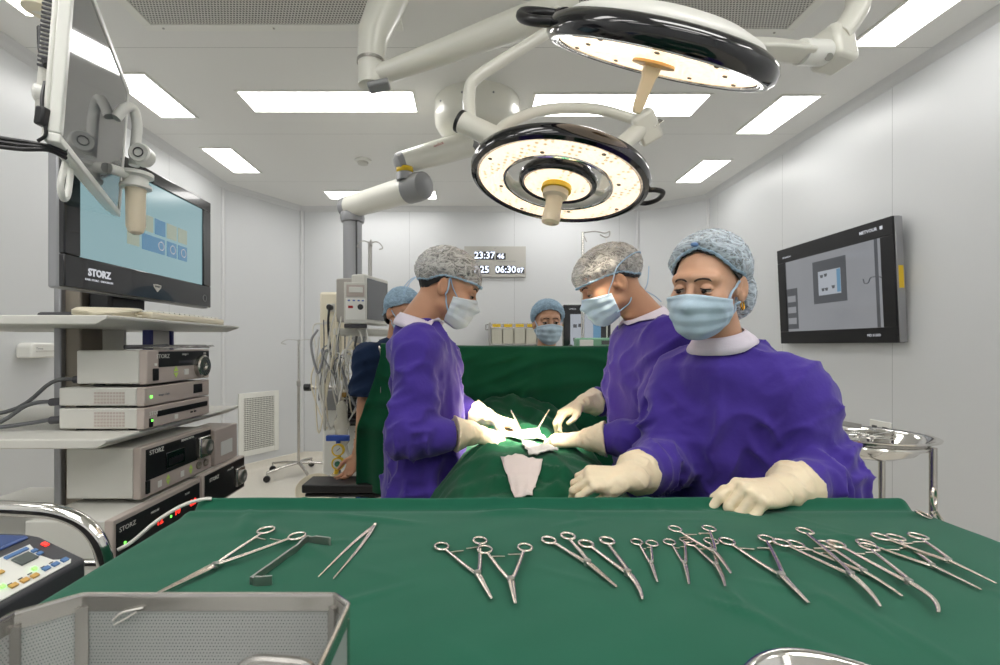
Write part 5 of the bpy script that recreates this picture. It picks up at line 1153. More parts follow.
def nets(f, lo, hi, h):
    lo = np.array(lo, dtype=f32); hi = np.array(hi, dtype=f32); c = 4
    nb = np.maximum(1, np.ceil((hi - lo) / (h * c)).astype(int)); n = nb * c
    ax = [lo[i] + (np.arange(nb[i]) + .5) * h * c for i in range(3)]
    G = np.stack(np.meshgrid(*ax, indexing='ij'), -1).reshape(-1, 3).astype(f32)
    Dc = f(G).reshape(nb)
    near = np.abs(Dc) < h * c * 1.45
    D = np.repeat(np.repeat(np.repeat(Dc, c, 0), c, 1), c, 2).astype(f32); Mk = np.repeat(np.repeat(np.repeat(near, c, 0), c, 1), c, 2)
    idx = np.argwhere(Mk); Pn = (lo + (idx + .5) * h).astype(f32)
    vals = np.empty(len(Pn), f32)
    for s in range(0, len(Pn), 400000): vals[s:s + 400000] = f(Pn[s:s + 400000])
    D[Mk] = vals
    D[0], D[-1] = 1, 1; D[:, 0], D[:, -1] = 1, 1; D[:, :, 0], D[:, :, -1] = 1, 1
    S = D < 0
    nx, ny, nz = D.shape
    cnt = np.zeros((nx - 1, ny - 1, nz - 1), np.int8)
    sl = [(slice(0, -1), slice(1, None))[k] for k in (0, 1)]
    for a in (0, 1):
        for b in (0, 1):
            for d in (0, 1): cnt += S[sl[a], sl[b], sl[d]]
    act = (cnt > 0) & (cnt < 8); cells = np.argwhere(act); vid = -np.ones(act.shape, np.int64); vid[act] = np.arange(len(cells))
    acc = np.zeros((len(cells), 3), f32); num = np.zeros(len(cells), f32)
    cs = [(a, b, d) for a in (0, 1) for b in (0, 1) for d in (0, 1)]
    for p in cs:
        for axn in range(3):
            if p[axn]: continue
            q = list(p); q[axn] = 1
            d0 = D[cells[:, 0] + p[0], cells[:, 1] + p[1], cells[:, 2] + p[2]]; d1 = D[cells[:, 0] + q[0], cells[:, 1] + q[1], cells[:, 2] + q[2]]
            m = (d0 < 0) != (d1 < 0); t = np.where(m, d0 / np.where(m, d0 - d1, 1), 0); v = np.tile(np.array(p, f32), (len(cells), 1)); v[:, axn] += t
            acc[m] += v[m]; num[m] += 1
    V = lo + (cells + acc / num[:, None] + .5) * h
    F = []
    for axn in range(3):
        o = [i for i in range(3) if i != axn]
        s0 = [slice(None)] * 3; s1 = [slice(None)] * 3; s0[axn] = slice(0, -1); s1[axn] = slice(1, None)
        a, b = S[tuple(s0)], S[tuple(s1)]; E = np.argwhere(a != b); fl = a[a != b]
        ok = (E[:, o[0]] > 0) & (E[:, o[1]] > 0) & (E[:, o[0]] < D.shape[o[0]] - 1) & (E[:, o[1]] < D.shape[o[1]] - 1); E, fl = E[ok], fl[ok]
        def gv(i, j):
            e = E.copy(); e[:, o[0]] -= i; e[:, o[1]] -= j; return vid[e[:, 0], e[:, 1], e[:, 2]]
        Q = np.stack((gv(1, 1), gv(0, 1), gv(0, 0), gv(1, 0)), 1)
        flip = fl if axn != 1 else ~fl
        Q[~flip] = Q[~flip][:, ::-1]; F.append(Q[(Q >= 0).all(1)])
    return V.astype(f32), np.concatenate(F)
def nets_obj(name, parts, m, parent, smooth_iter=0):
    """one mesh from one or several (verts, quads)"""
    vs, fs, off = [], [], 0
    for V, F in parts: vs.append(V); fs.append(F + off); off += len(V)
    V = np.concatenate(vs); F = np.concatenate(fs)
    me = bpy.data.meshes.new(name); me.vertices.add(len(V)); me.vertices.foreach_set('co', V.astype(f32).ravel())
    me.loops.add(F.size); me.loops.foreach_set('vertex_index', F.astype(np.int32).ravel())
    me.polygons.add(len(F)); me.polygons.foreach_set('loop_start', np.arange(0, F.size, 4, dtype=np.int32))
    me.polygons.foreach_set('use_smooth', [True] * len(F)); me.update(calc_edges=True); me.validate()
    o = link_mesh(name, me, m, parent)
    if smooth_iter:
        md = o.modifiers.new('relax', 'SMOOTH'); md.factor = .5; md.iterations = smooth_iter
    return o
def project(pts, f, off, it=14):
    p = np.array([tuple(v) for v in pts], dtype=f32); e = f32(.0015)
    for _ in range(it):
        d = f(p) - off; g = np.stack([f(p + np.eye(3, dtype=f32)[i] * e) - f(p - np.eye(3, dtype=f32)[i] * e) for i in range(3)], 1) / (2 * e)
        g /= np.maximum(np.linalg.norm(g, axis=1), 1e-5)[:, None]; p = p - (d * .8)[:, None] * g
    return [Vector(map(float, q)) for q in p]

# ------------------------------------------------------------------ head in its own frame: face towards -y, left side +x, z up
def head_nf(p, female=False):
    """head without ears and lids"""
    w = .97 if female else 1.0
    q = p / f32(w); ax = np.abs(q[:, 0]); m = q.copy(); m[:, 0] = ax
    d = ell(q, (0, .014, .030), (.0745, .094, .088))
    d = smin(d, ell(q, (0, -.036, -.028), (.060, .056, .082)), .035)
    d = smin(d, rc(m, (.012, -.076, -.094), (.050, -.006, -.062), .019, .018), .025)
    d = smin(d, ell(m, (.040, -.062, -.026), (.026, .028, .026)), .02)
    d = smin(d, rc(m, (.0, -.092, .030), (.045, -.072, .026), .012, .012), .02)
    return d * f32(w)
def head_sdf(p, female=False, gaze=.35, eyes=True):
    d = head_nf(p, female); m = p.copy(); m[:, 0] = np.abs(m[:, 0])
    d = ssub(d, sph(m, (.033, -.104, -.001), .0195), .016)
    d = smin(d, rc(p, (0, -.094, .006), (0, -.115, -.034), .0075, .0105), .012)
    d = smin(d, ell(m, (.011, -.103, -.037), (.008, .011, .008)), .006)
    d = ssub(d, sph(m, (.006, -.110, -.046), .0042), .004)
    d = smin(d, ell(p, (0, -.095, -.062), (.023, .010, .005)), .006); d = smin(d, ell(p, (0, -.093, -.071), (.019, .010, .006)), .006)
    d = ssub(d, ell(p, (0, -.104, -.0665), (.022, .006, .0016)), .003)
    if eyes:
        s = sph(m, (.031, -.0815, 0), .0142); zz = p[:, 2] + .12 * (m[:, 0] - .031); zu, zl = .0055 - .007 * gaze, -.0052
        d = smin(d, np.maximum(s, np.minimum(zz - zl, zu - zz)), .003)
    e = ell(m, (.078, .014, -.008), (.008, .019, .032), np.array(((.94, .34, 0), (-.34, .94, 0), (0, 0, 1)), f32))
    e = np.minimum(e, rc(m, (.072, .008, -.01), (.066, .004, -.01), .012, .016))
    e = ssub(e, ell(m, (.086, .008, -.004), (.007, .010, .019)), .004)
    e = ssub(e, ell(m, (.087, .016, .006), (.004, .008, .012)), .003)
    return smin(d, e, .005)

def radial(form, c, bound, nu=72, nv=30, wob=None, rmax=.26, a0=0.0, a1=360.0, v0=0.0):
    """sheet found by shooting rays from c onto a form; bound(azimuth) gives the hem as an angle from straight up; azimuth 0 is the face"""
    full = abs(a1 - a0) >= 359; cols = nu if full else nu + 1
    az = np.radians(a0 + (a1 - a0) * np.arange(cols) / nu); vv = v0 + (1 - v0) * (np.arange(nv + 1) / nv)
    th = np.radians(np.array([[bound(math.degrees(a)) * v for a in az] for v in vv])); AZ = np.tile(az, (nv + 1, 1))
    D = np.stack((np.sin(th) * np.sin(AZ), -np.sin(th) * np.cos(AZ), np.cos(th)), -1).reshape(-1, 3).astype(f32)
    lo = np.zeros(len(D), f32) + .02; hi = np.full(len(D), rmax, f32); c = A3(c)
    for _ in range(18):
        md = (lo + hi) / 2; ins = form(c + D * md[:, None]) < 0; lo = np.where(ins, md, lo); hi = np.where(ins, hi, md)
    r = lo
    if wob is not None: r = r + wob(D, np.repeat(vv, cols), AZ.ravel())
    return (c + D * r[:, None]).reshape(nv + 1, cols, 3), full
def sheet(name, G, M, m, parent, solid=.0012, closed=True, sub=0):
    mb = MB(M); mb.grid([[Vector(map(float, q)) for q in row] for row in G], closed_u=closed)
    return mb.build(name, m, parent, ang=180, solid=solid, sub=sub)
def interp(tab):
    xs, ys = zip(*tab); return lambda a: float(np.interp(abs(((a + 180) % 360) - 180), xs, ys))

# ------------------------------------------------------------------ hand: wrist at origin, fingers +y, thumb side +x, back of hand +z
FING = [((.027, .088, .002), (.043, .026, .021), .0092), ((.008, .093, .004), (.047, .029, .022), .0095), ((-.011, .089, .002), (.043, .027, .021), .009), ((-.028, .081, -.002), (.034, .021, .018), .0079)]
def hand_chains(curl, spread=(7, 1, -5, -12), thumb=((.018, .022, -.006), (.046, .048, -.014), (.060, .076, -.02), (.066, .104, -.022))):
    ch = []
    for (b, ls, r), cu, sp in zip(FING, curl, spread):
        p = Vector(b); ang = 0; pts = [p.copy()]
        for l, c_ in zip(ls, cu):
            ang += c_; d = Vector((math.sin(R(sp)) * math.cos(R(ang)), math.cos(R(sp)) * math.cos(R(ang)), -math.sin(R(ang)))); p = p + d * l; pts.append(p.copy())
        ch.append((pts, r))
    return ch, [Vector(v) for v in thumb]
def hand_sdf(ch, th, cuff=.085, cuff_r=(.048, .032), fore=Vector((0, 1, 0))):
    c1, c0 = -fore * cuff, -fore * .03; fa = A3(fore)
    def f(p):
        q = p.copy(); q[:, 2] *= 1.5
        d = rc(q, (0, -.025, 0), (0, .012, 0), .029, .0285)
        d = smin(d, ell(p, (.001, .050, -.004), (.040, .050, .0165)), .02)
        for pts, r in ch: d = smin(d, rc(p, (pts[0].x * .45, .02, 0), pts[0], .014, .0112), .010)
        d = smin(d, rc(p, th[0], th[1], .016, .0125), .014)
        for pts, r in ch:
            g = None
            for i in range(3):
                k = rc(p, pts[i], pts[i + 1], r * (1.08 - .12 * i), r * (.98 - .12 * i)); g = k if g is None else smin(g, k, .0035)
            d = smin(d, g, .0035)
        d = smin(d, smin(rc(p, th[1], th[2], .0118, .0105), rc(p, th[2], th[3], .0105, .0088), .004), .006)
        d = smin(d, rc(p, c1, c0, cuff_r[0], cuff_r[1]), .02)
        d = np.maximum(d, -(p @ fa + cuff * .98))
        n = limb_folds(p, c1, (0, 0, 0), .0038, 60, 26, 2.0) * np.clip((.03 - p[:, 1]) / .04, 0, 1) + .0010 * (ridge(p * f32(70)) - .5)
        return d - n
    return f
def make_hand(name, wrist, d, up, left, curl, parent, m, spread=(7, 1, -5, -12), thumb=None, h=.0021, cuff=.076, scale=1.0, cuff_r=(.057, .037), fore=None):
    d = Vector(d).normalized(); up = Vector(up); up = (up - d * up.dot(d)).normalized(); x = d.cross(up) if left else up.cross(d)
    ch, th = hand_chains(curl, spread, *([thumb] if thumb else []))
    fl = Vector((0, 1, 0))
    if fore is not None: fw = Vector(fore).normalized(); fl = Vector((fw.dot(x), fw.dot(d), fw.dot(up)))
    ce = -fl * cuff; lo = [min(a, b - .06) for a, b in zip((-.065, -.04, -.095), ce)]; hi = [max(a, b + .06) for a, b in zip((.10, .205, .065), ce)]
    V, F = nets(hand_sdf(ch, th, cuff, cuff_r, fl), lo, hi, h)
    M = np.array(((x.x, d.x, up.x), (x.y, d.y, up.y), (x.z, d.z, up.z)), f32) * f32(scale); W = V @ M.T + A3(wrist)
    if not left: F = F[:, ::-1]
    return nets_obj(name, [(W, F)], m, parent, 1)
RELAX = [(18, 28, 18), (22, 32, 20), (26, 34, 22), (30, 36, 24)]
# ------------------------------------------------------------------ people
def hmat(c, f, roll=0.0):
    f = Vector(f).normalized(); y = -f; z = Vector((0, 0, 1)); z = (z - y * z.dot(y)).normalized()
    z = Matrix.Rotation(R(roll), 3, f) @ z; x = y.cross(z)
    return Matrix.Translation(c) @ Matrix(((x.x, y.x, z.x, 0), (x.y, y.y, z.y, 0), (x.z, y.z, z.z, 0), (0, 0, 0, 1)))
def inv_pts(M):
    I = M.inverted(); Rm = np.array([[I[i][j] for j in range(3)] for i in range(3)], f32); t = np.array([I[i][3] for i in range(3)], f32)
    return lambda p: p @ Rm.T + t
def person(s):
    """s: pose and dress of one person; joints are room coordinates"""
    HM = hmat(s['head'], s['face'], s.get('roll', 0)); to = inv_pts(HM); fem = s.get('female', False)
    fx, fy = s['foot'] ; t = thing('person', (fx, fy, 0), s['label'], 'person')
    tf = Vector((s['turn'][0], s['turn'][1], 0)).normalized(); tl_ = Vector((-tf.y, tf.x, 0))      # facing and left side
    N = Vector(s['neck']); CH = Vector(s['chest']); BE = Vector(s['belly']); HI = Vector(s['hip'])
    TR = np.array(((tl_.x, tf.x, 0), (tl_.y, tf.y, 0), (0, 0, 1)), f32)
    arms = s['arms']                                         # [(shoulder, elbow, wrist)] left, right
    sk = s.get('skin', MT['skin']); g = s.get('gaze', .4)
    nj = HM @ Vector((0, .030, -.045)); nk = HM @ Vector((0, .035, -.085)); hd_det = s.get('h', .003)
    rn = .052 if fem else .059
    def upper(p):
        q = to(p); d = head_sdf(q, fem, g)
        d = smin(d, rc(p, nj, N, rn * .96, rn * 1.06), .022)
        dn = Vector((0, 0, -.035)); d = smin(d, rc(p, N + dn, Vector(arms[0][0]).lerp(N, .4) + dn, rn * .8, .035), .04); d = smin(d, rc(p, N + dn, Vector(arms[1][0]).lerp(N, .4) + dn, rn * .8, .035), .04)
        return smin(d, ell(p, CH + Vector((0, 0, .04)), (.12, .085, .12), TR), .04)
    hc = Vector(s['head']); lo = [min(hc[i] - .15, N[i] - .16) for i in range(3)]; hi = [max(hc[i] + .15, N[i] + .16) for i in range(3)]; lo[2] = N.z - .10
    U = nets(upper, lo, hi, hd_det)
    def lower(p):
        d = ell(p, CH, (.155, .10, .20), TR); d = smin(d, ell(p, BE, (.14, .10, .18), TR), .06); d = smin(d, ell(p, HI, (.16, .11, .15), TR), .06)
        for sg, (sh, el, wr) in zip((1, -1), arms):
            d = smin(d, rc(p, sh, el, .052, .04), .03); d = smin(d, rc(p, el, wr, .04, .021), .012)
            hp_ = HI + tl_ * .085 * sg + Vector((0, 0, -.05)); ft = Vector((fx, fy, 0)) + tl_ * .11 * sg; kn = hp_.lerp(ft, .48) + tf * .015
            d = smin(d, rc(p, hp_, kn, .085, .058), .03); d = smin(d, rc(p, kn, ft + Vector((0, 0, .08)), .056, .038), .02)
            d = smin(d, rc(p, ft + Vector((0, 0, .045)) - tf * .05, ft + Vector((0, 0, .032)) + tf * .14, .043, .031), .02)
        return d
    al = [v for a in arms for v in a] + [CH, HI, (fx, fy, 0)]
    L = nets(lower, [min(v[0] for v in al) - .22, min(v[1] for v in al) - .22, -.01], [max(v[0] for v in al) + .22, max(v[1] for v in al) + .22, N.z + .03], .013)
    body = nets_obj('body', [U, L], sk, t, 1)
    # clogs
    for sg in (1, -1):
        ft = Vector((fx, fy, 0)) + tl_ * .11 * sg
        MB(at_frame(ft + Vector((0, 0, .0)), (0, 0, 1), tl_)).rings([[Vector((w * math.cos(2 * math.pi * k / 20), .045 + l * math.sin(2 * math.pi * k / 20), z)) for k in range(20)] for (w, l, z) in ((.045, .135, 0), (.052, .142, .012), (.054, .142, .04), (.05, .135, .075), (.03, .09, .095))]).build('clog', MT['lgrey'], t, ang=60)
    # gown or scrubs
    wide = s.get('wide', 1.0); slv = s.get('sleeve', (.074, .068, .037)); fold = s.get('fold', 1.0); zb = s.get('hem', .32); short = s.get('short', False); seed = s.get('seed', 0.0)
    def gown(p):
        a, b = (p - A3(HI)) @ A3(tl_), (p - A3(HI)) @ A3(tf)
        d = ell(p, CH, (.190 * wide, .128 * wide, .215), TR); d = smin(d, ell(p, CH + Vector((0, 0, .07)), (.165 * wide, .112 * wide, .14), TR), .05)
        d = smin(d, ell(p, BE, (.172 * wide, .135 * wide, .24), TR), .07)
        d = smin(d, ell(p, HI, (.188 * wide, .145 * wide, .26), TR), .07)
        w = 1 + .12 * np.clip((HI.z - p[:, 2]) / .6, 0, 1); sk_ = (np.sqrt((a / (.185 * wide)) ** 2 + (b / (.145 * wide)) ** 2) / w - 1) * .15 * wide
        sk_ = np.maximum(sk_, p[:, 2] - HI.z); d = smin(d, sk_, .04); 
        vf = ridge(np.stack((a * 13 + seed, b * 13 + 4, p[:, 2] * 3.2 + seed), 1)) ** 2 - .4; vf2 = ridge(np.stack((a * 9 - p[:, 2] * 5 + seed, b * 9 + 2, p[:, 2] * 7 + a * 6), 1)) ** 2 - .4
        d = d - (.024 * vf + .020 * vf2 + .011 * (ridge(np.stack((a * 17 + p[:, 2] * 9, b * 16 + 5, p[:, 2] * 13 - a * 8 + seed), 1)) ** 3 - .25)) * fold
        d = smin(d, rc(p, N + Vector((0, 0, -.03)), N + Vector((0, 0, -.06)), rn * 1.28, rn * 1.7), .05)
        for k, (sh, el, wr) in enumerate(arms):
            sh, el, wr = Vector(sh), Vector(el), Vector(wr); q0, q1, q2 = slv
            f1 = limb_folds(p, sh, el, .026 * fold, 14, 9, 3.0 + k + seed) + limb_folds(p, sh, el, .010 * fold, 30, 16, 1.0 + k); fd = np.clip(-((p - A3(wr)) @ A3((wr - el).normalized())) / .10 - .5, 0, 1); f2 = limb_folds(p, el, wr, .024 * fold, 24, 9, 5.0 + k + seed) + limb_folds(p, el, wr, .010 * fold, 44, 18, 2.0 + k)
            d = smin(d, rc(p, N.lerp(sh, .45) + Vector((0, 0, -.05)), sh, .062, q0), .05)
            e1 = sh.lerp(el, .75) if short else el
            s1 = rc(p, sh, e1, q0, q1 if not short else q1 * 1.05) - f1
            if short: s1 = np.maximum(s1, (p - A3(e1)) @ A3((el - sh).normalized()) - .01)
            d = smin(d, s1, .035)
            if not short: 
                s2 = rc(p, el, el.lerp(wr, .5), q1, (q1 + q2) * .5); s2 = smin(s2, rc(p, el.lerp(wr, .5), wr, (q1 + q2) * .53, q2), .02) - f2 * fd
                s2 = np.maximum(s2, (p - A3(wr)) @ A3((wr - el).normalized()) + .036); d = smin(d, s2, .018)
        cut = -(sph(p, N + Vector((0, 0, .10)), .105)); 
        return np.maximum(np.maximum(d, -np.maximum(p[:, 2] * 0 + d, 0) - 9), zb - p[:, 2])
    pad = .26
    GL = [min(v[0] for v in al) - pad, min(v[1] for v in al) - pad, zb - .03]; GH = [max(v[0] for v in al) + pad, max(v[1] for v in al) + pad, N.z + .13]
    nets_obj('scrubs' if short else 'gown', [nets(gown, GL, GH, s.get('gh', .007))], s['cloth'], t, 1)
    # collar round the neck
    if s.get('collar', True):
        na = (nj - N).normalized(); na = (na + Vector((0, 0, .9))).normalized(); B = frame(na, tl_); rows = []
        for (rr, hh) in ((rn * 1.5, -.012), (rn * 1.4, .004), (rn * 1.25, .020), (rn * 1.14, .032)):
            rows.append([N + B @ Vector((rr * math.cos(2 * math.pi * k / 40), rr * math.sin(2 * math.pi * k / 40), hh)) for k in range(40)])
        def both(p): return smin(gown(p), upper(p) - .002, .02)
        rows = [project(r_, both, .0055, 10) for r_ in rows[:3]] + [[q + na * .002 for q in project(rows[3], upper, .006, 10)]]
        sheet('collar', rows, None, s.get('collar_mat', MT['collar']), t, .003)
    # eyes
    for sg in (1, -1):
        c_ = HM @ Vector((.031 * sg * (.97 if fem else 1), -.0815, 0)); e = MB().ball(c_, .0126, 20, 14).build('eye', MT['eye_white'], t)
        gd = (HM.to_3x3() @ Vector((s.get('look', 0), -1, -.12 - .5 * g))).normalized(); MB().ball(c_ + gd * .0078, .0072, 16, 10).build('iris', MT['iris'], e)
        zu = .0055 - .007 * g
        pts = [Vector((sg * (.031 + .0135 * math.sin(a)), -.0815 - .0135 * math.cos(a), zu + .0003 - .12 * .0135 * math.sin(a) )) for a in np.linspace(-1.0, 1.15, 12)]
        pts = project(pts, lambda p: head_sdf(p, fem, g), .0004, 6); MB(HM).tube(pts, [.0006] + [.0014] * 10 + [.0007], 6).build('eyelashes', MT['lash'], t)
        pts = [Vector((sg * x, -.105, z)) for x, z in ((.012, .0205), (.022, .0255), (.034, .0275), (.045, .0255), (.054, .020))]
        pts = project(spline(pts, 16), lambda p: head_sdf(p, fem, g), .0003); MB(HM).tube(pts, [.0014] + [.0024] * (len(pts) - 5) + [.0022, .0018, .0013, .0006], 8, flat=1).build('eyebrow', MT['brow'], t)
    # hair
    hform = lambda p: head_nf(p, fem) - .005
    if s.get('bun'): 
        hf0 = hform; hform = lambda p: smin(hf0(p), ell(p, s['bun'][0], s['bun'][1]), .03)
    G, _ = radial(hform, (0, .016, .03), interp(s['hairline']), 64, 26, lambda D, v, a: .0015 * np.sin(a * 40))
    sheet('hair', G, HM, MT['hair'], t, .002)
    # cap
    cb = interp(s['capline']); puff = s.get('puff', (.088, .112, .092)); pc = s.get('puffc', (0, .02, .045))
    cform = lambda p: smin(hform(p) - .005, ell(p, pc, puff), .03)
    hnear = lambda p: hform(p) - .004
    def wob(D, v, a):
        w = .0045 * (ridge((D * f32(9) + np.array((1, 2, seed), f32)).astype(f32)) - .5) + .003 * (ridge((D * f32(21)).astype(f32)) - .5)
        pleat = .0022 * np.sin(a * 34) * np.clip((v - .72) / .2, 0, 1); return (w + pleat).astype(f32)
    G, _ = radial(cform, (0, .016, .03), cb, 96, 34, wob); G2, _ = radial(hnear, (0, .016, .03), cb, 96, 34)
    w = np.clip((np.arange(35) / 34 - .80) / .2, 0, 1)[:, None, None] ** 1.6; G = G * (1 - w) + G2 * w
    cp = sheet('bouffant_cap', G, HM, s.get('cap', MT['cap']), t, .0008)
    band = [Vector(map(float, q)) + Vector((0, 0, .003)) for q in G[-1]]
    MB(HM).tube(band, [.0042 + .0012 * math.sin(i * 2.2) for i in range(len(band))], 7, closed=True).build('elastic_band', MT['cap_b'], cp)
    # mask
    mk = s.get('maskm', MT['mask']); mform = lambda p: smin(head_nf(p, fem) - .004, smin(ell(p, (0, -.052, -.052), (.055, .060, .066)), rc(p, (0, -.094, -.004), (0, -.114, -.036), .006, .011), .02), .02) - .003
    nu, nv = 44, 30; rows = []
    az = np.radians(np.linspace(-76, 76, nu + 1))
    for j in range(nv + 1):
        v = j / nv; zt = s.get('mask_top', -.006) - .022 * np.abs(np.sin(az)) ** 1.6; zz = zt + (-.114 + .022 * np.abs(np.sin(az)) ** 2 - zt) * v
        o_ = np.stack((0 * az, 0 * az - .012, zz), 1).astype(f32); D = np.stack((np.sin(az), -np.cos(az), 0 * az), 1).astype(f32)
        lo_, hi_ = np.zeros(nu + 1, f32) + .01, np.zeros(nu + 1, f32) + .16
        for _ in range(16):
            md = (lo_ + hi_) / 2; ins = mform(o_ + D * md[:, None]) < 0; lo_ = np.where(ins, md, lo_); hi_ = np.where(ins, hi_, md)
        r_ = lo_ + .0042 * (np.abs(((v * 3.2 + .1) % 1) - .5) * 2 - .3) * np.cos(az * .8) * (1 if 0 < j < nv else 0) + .009 * (ridge((o_ * f32(22) + D * f32(3.1) + f32(seed)).astype(f32)) - .5) * math.sin(math.pi * v)
        rows.append(o_ + D * r_[:, None])
    last = rows[-1].copy(); c0 = A3((0, -.03, -.116)); last = c0 + (last - c0) * f32(.55) + A3((0, 0, -.010)); rows.append((rows[-1] + last) / 2 + A3((0, 0, -.004))); rows.append(last)
    mo = sheet('face_mask', rows, HM, mk, t, .0016, closed=False)
    allf = lambda p: np.minimum(np.minimum(head_sdf(p, fem, g), cform(p)), 9)
    for pts in s.get('ties', []):
        q = project(spline(pts, 28), (lambda p: head_sdf(p, fem, g)) if not s.get('tie_cap') else allf, .003); MB(HM).tube(q, .0032, 8, flat=.6).build('mask_tie', MT['tie'], mo)
    for pts in s.get('loose_ties', []): MB(HM).tube(spline([Vector(v) for v in pts], 20), .0028, 8, flat=.6).build('mask_tie', MT['tie'], mo)
    for hnd in s.get('hands', []):
        a_ = arms[0 if hnd['left'] else 1]
        if hnd['name'] == 'glove': hnd = dict(hnd, fore=Vector(hnd['wrist']) - Vector(a_[1]))
        make_hand(parent=t, **hnd)
    return t, HM, gown
L_TIES = [[(sg * .066, -.046, -.026), (sg * .074, -.02, .0), (sg * .08, -.002, .028)] for sg in (1, -1)] + [[(sg * .058, -.04, -.092), (sg * .073, -.012, -.045), (sg * .08, .0, .026)] for sg in (1, -1)]
LOOPS = [[(sg * .068, -.044, -.026), (sg * .074, -.02, -.006), (sg * .079, -.004, .014)] for sg in (1, -1)] + [[(sg * .060, -.04, -.09), (sg * .074, -.008, -.055), (sg * .076, .004, -.04)] for sg in (1, -1)]

# left surgeon, in profile facing right
person(dict(label='left surgeon in a violet gown, in profile facing right, both gloved hands over the patient', head=(-.078, 1.655, 1.612), face=(.93, .03, -.34), foot=(-.20, 1.65), turn=(1, -.05), neck=(-.195, 1.66, 1.478),
    chest=(-.150, 1.66, 1.26), belly=(-.130, 1.66, 1.07), hip=(-.17, 1.66, .92), wide=.84, fold=.85, seed=1.3,
    arms=[((-.165, 1.82, 1.395), (-.08, 1.90, 1.16), (.05, 1.82, 1.13)), ((-.165, 1.50, 1.395), (-.185, 1.44, 1.135), (-.015, 1.485, 1.13))],
    cloth=MT['purple'], skin=MT['skin'], gaze=.9, hairline=[(0, 70), (70, 80), (95, 105), (130, 128), (180, 134)], capline=[(0, 86), (60, 88), (95, 92), (130, 112), (180, 112)], cap=MT['cap_w'], puff=(.092, .116, .094), puffc=(0, .016, .046),
    maskm=MT['mask_w'], ties=L_TIES, loose_ties=[[(.0, .118, .0), (.0, .135, -.02), (.005, .15, -.06)], [(.0, .118, .0), (-.01, .13, -.03), (-.012, .135, -.075)]],
    hands=[dict(name='glove', wrist=(.025, 1.505, 1.132), d=(.80, .38, -.36), up=(.2, -.5, .8), left=False, curl=[(30, 40, 25), (38, 45, 30), (45, 48, 30), (48, 50, 30)], m=MT['glove'], thumb=((.018, .022, -.006), (.040, .050, -.022), (.046, .074, -.038), (.044, .098, -.05))),
           dict(name='glove', wrist=(.085, 1.81, 1.130), d=(.85, -.42, -.12), up=(-.1, .2, .95), left=True, curl=[(40, 55, 30), (48, 60, 30), (52, 62, 34), (56, 60, 36)], m=MT['glove'], thumb=((.018, .022, -.006), (.038, .050, -.022), (.040, .074, -.040), (.032, .096, -.05)))]))
# right surgeon, facing left
person(dict(label='right surgeon in a violet gown bending over the patient, facing left behind the nurse', head=(.492, 1.655, 1.625), face=(-.90, .03, -.43), foot=(.70, 1.66), turn=(-1, -.1), neck=(.630, 1.67, 1.500),
    chest=(.635, 1.67, 1.27), belly=(.66, 1.67, 1.08), hip=(.70, 1.67, .92), wide=1.0, seed=4.1,
    arms=[((.635, 1.49, 1.42), (.585, 1.41, 1.135), (.375, 1.50, 1.115)), ((.64, 1.85, 1.42), (.61, 1.95, 1.19), (.45, 1.87, 1.185))],
    cloth=MT['purple'], skin=MT['skin'], gaze=.9, hairline=[(0, 70), (70, 80), (95, 105), (130, 120), (180, 122)], capline=[(0, 88), (60, 90), (95, 94), (130, 112), (180, 118)], cap=MT['cap_w'], puff=(.094, .124, .088), puffc=(0, .008, .050),
    maskm=MT['mask'], tie_cap=True, ties=[[(.066, -.046, -.026), (.075, -.015, .01), (.088, .02, .045), (.07, .09, .06), (.0, .13, .05)], [(.058, -.035, -.092), (.067, .0, -.085), (.06, .05, -.08), (.03, .085, -.075), (.0, .095, -.07)], [(-.066, -.046, -.026), (-.08, -.002, .028)]],
    loose_ties=[[(.0, .098, -.07), (.01, .115, -.05), (.0, .14, -.015), (-.005, .15, .0)], [(.0, .098, -.07), (.0, .12, -.10), (.01, .13, -.13)]],
    hands=[dict(name='glove', wrist=(.355, 1.505, 1.113), d=(-.88, .40, -.12), up=(-.05, -.2, .95), left=True, curl=[(30, 45, 25), (36, 50, 30), (44, 55, 30), (50, 55, 34)], m=MT['glove'], thumb=((.018, .022, -.006), (.038, .050, -.022), (.042, .074, -.036), (.036, .098, -.046))),
           dict(name='glove', wrist=(.435, 1.865, 1.182), d=(-.84, -.25, -.40), up=(-.4, -.1, .9), left=False, curl=[(28, 38, 25), (32, 42, 26), (36, 44, 28), (40, 46, 30)], m=MT['glove'])]))
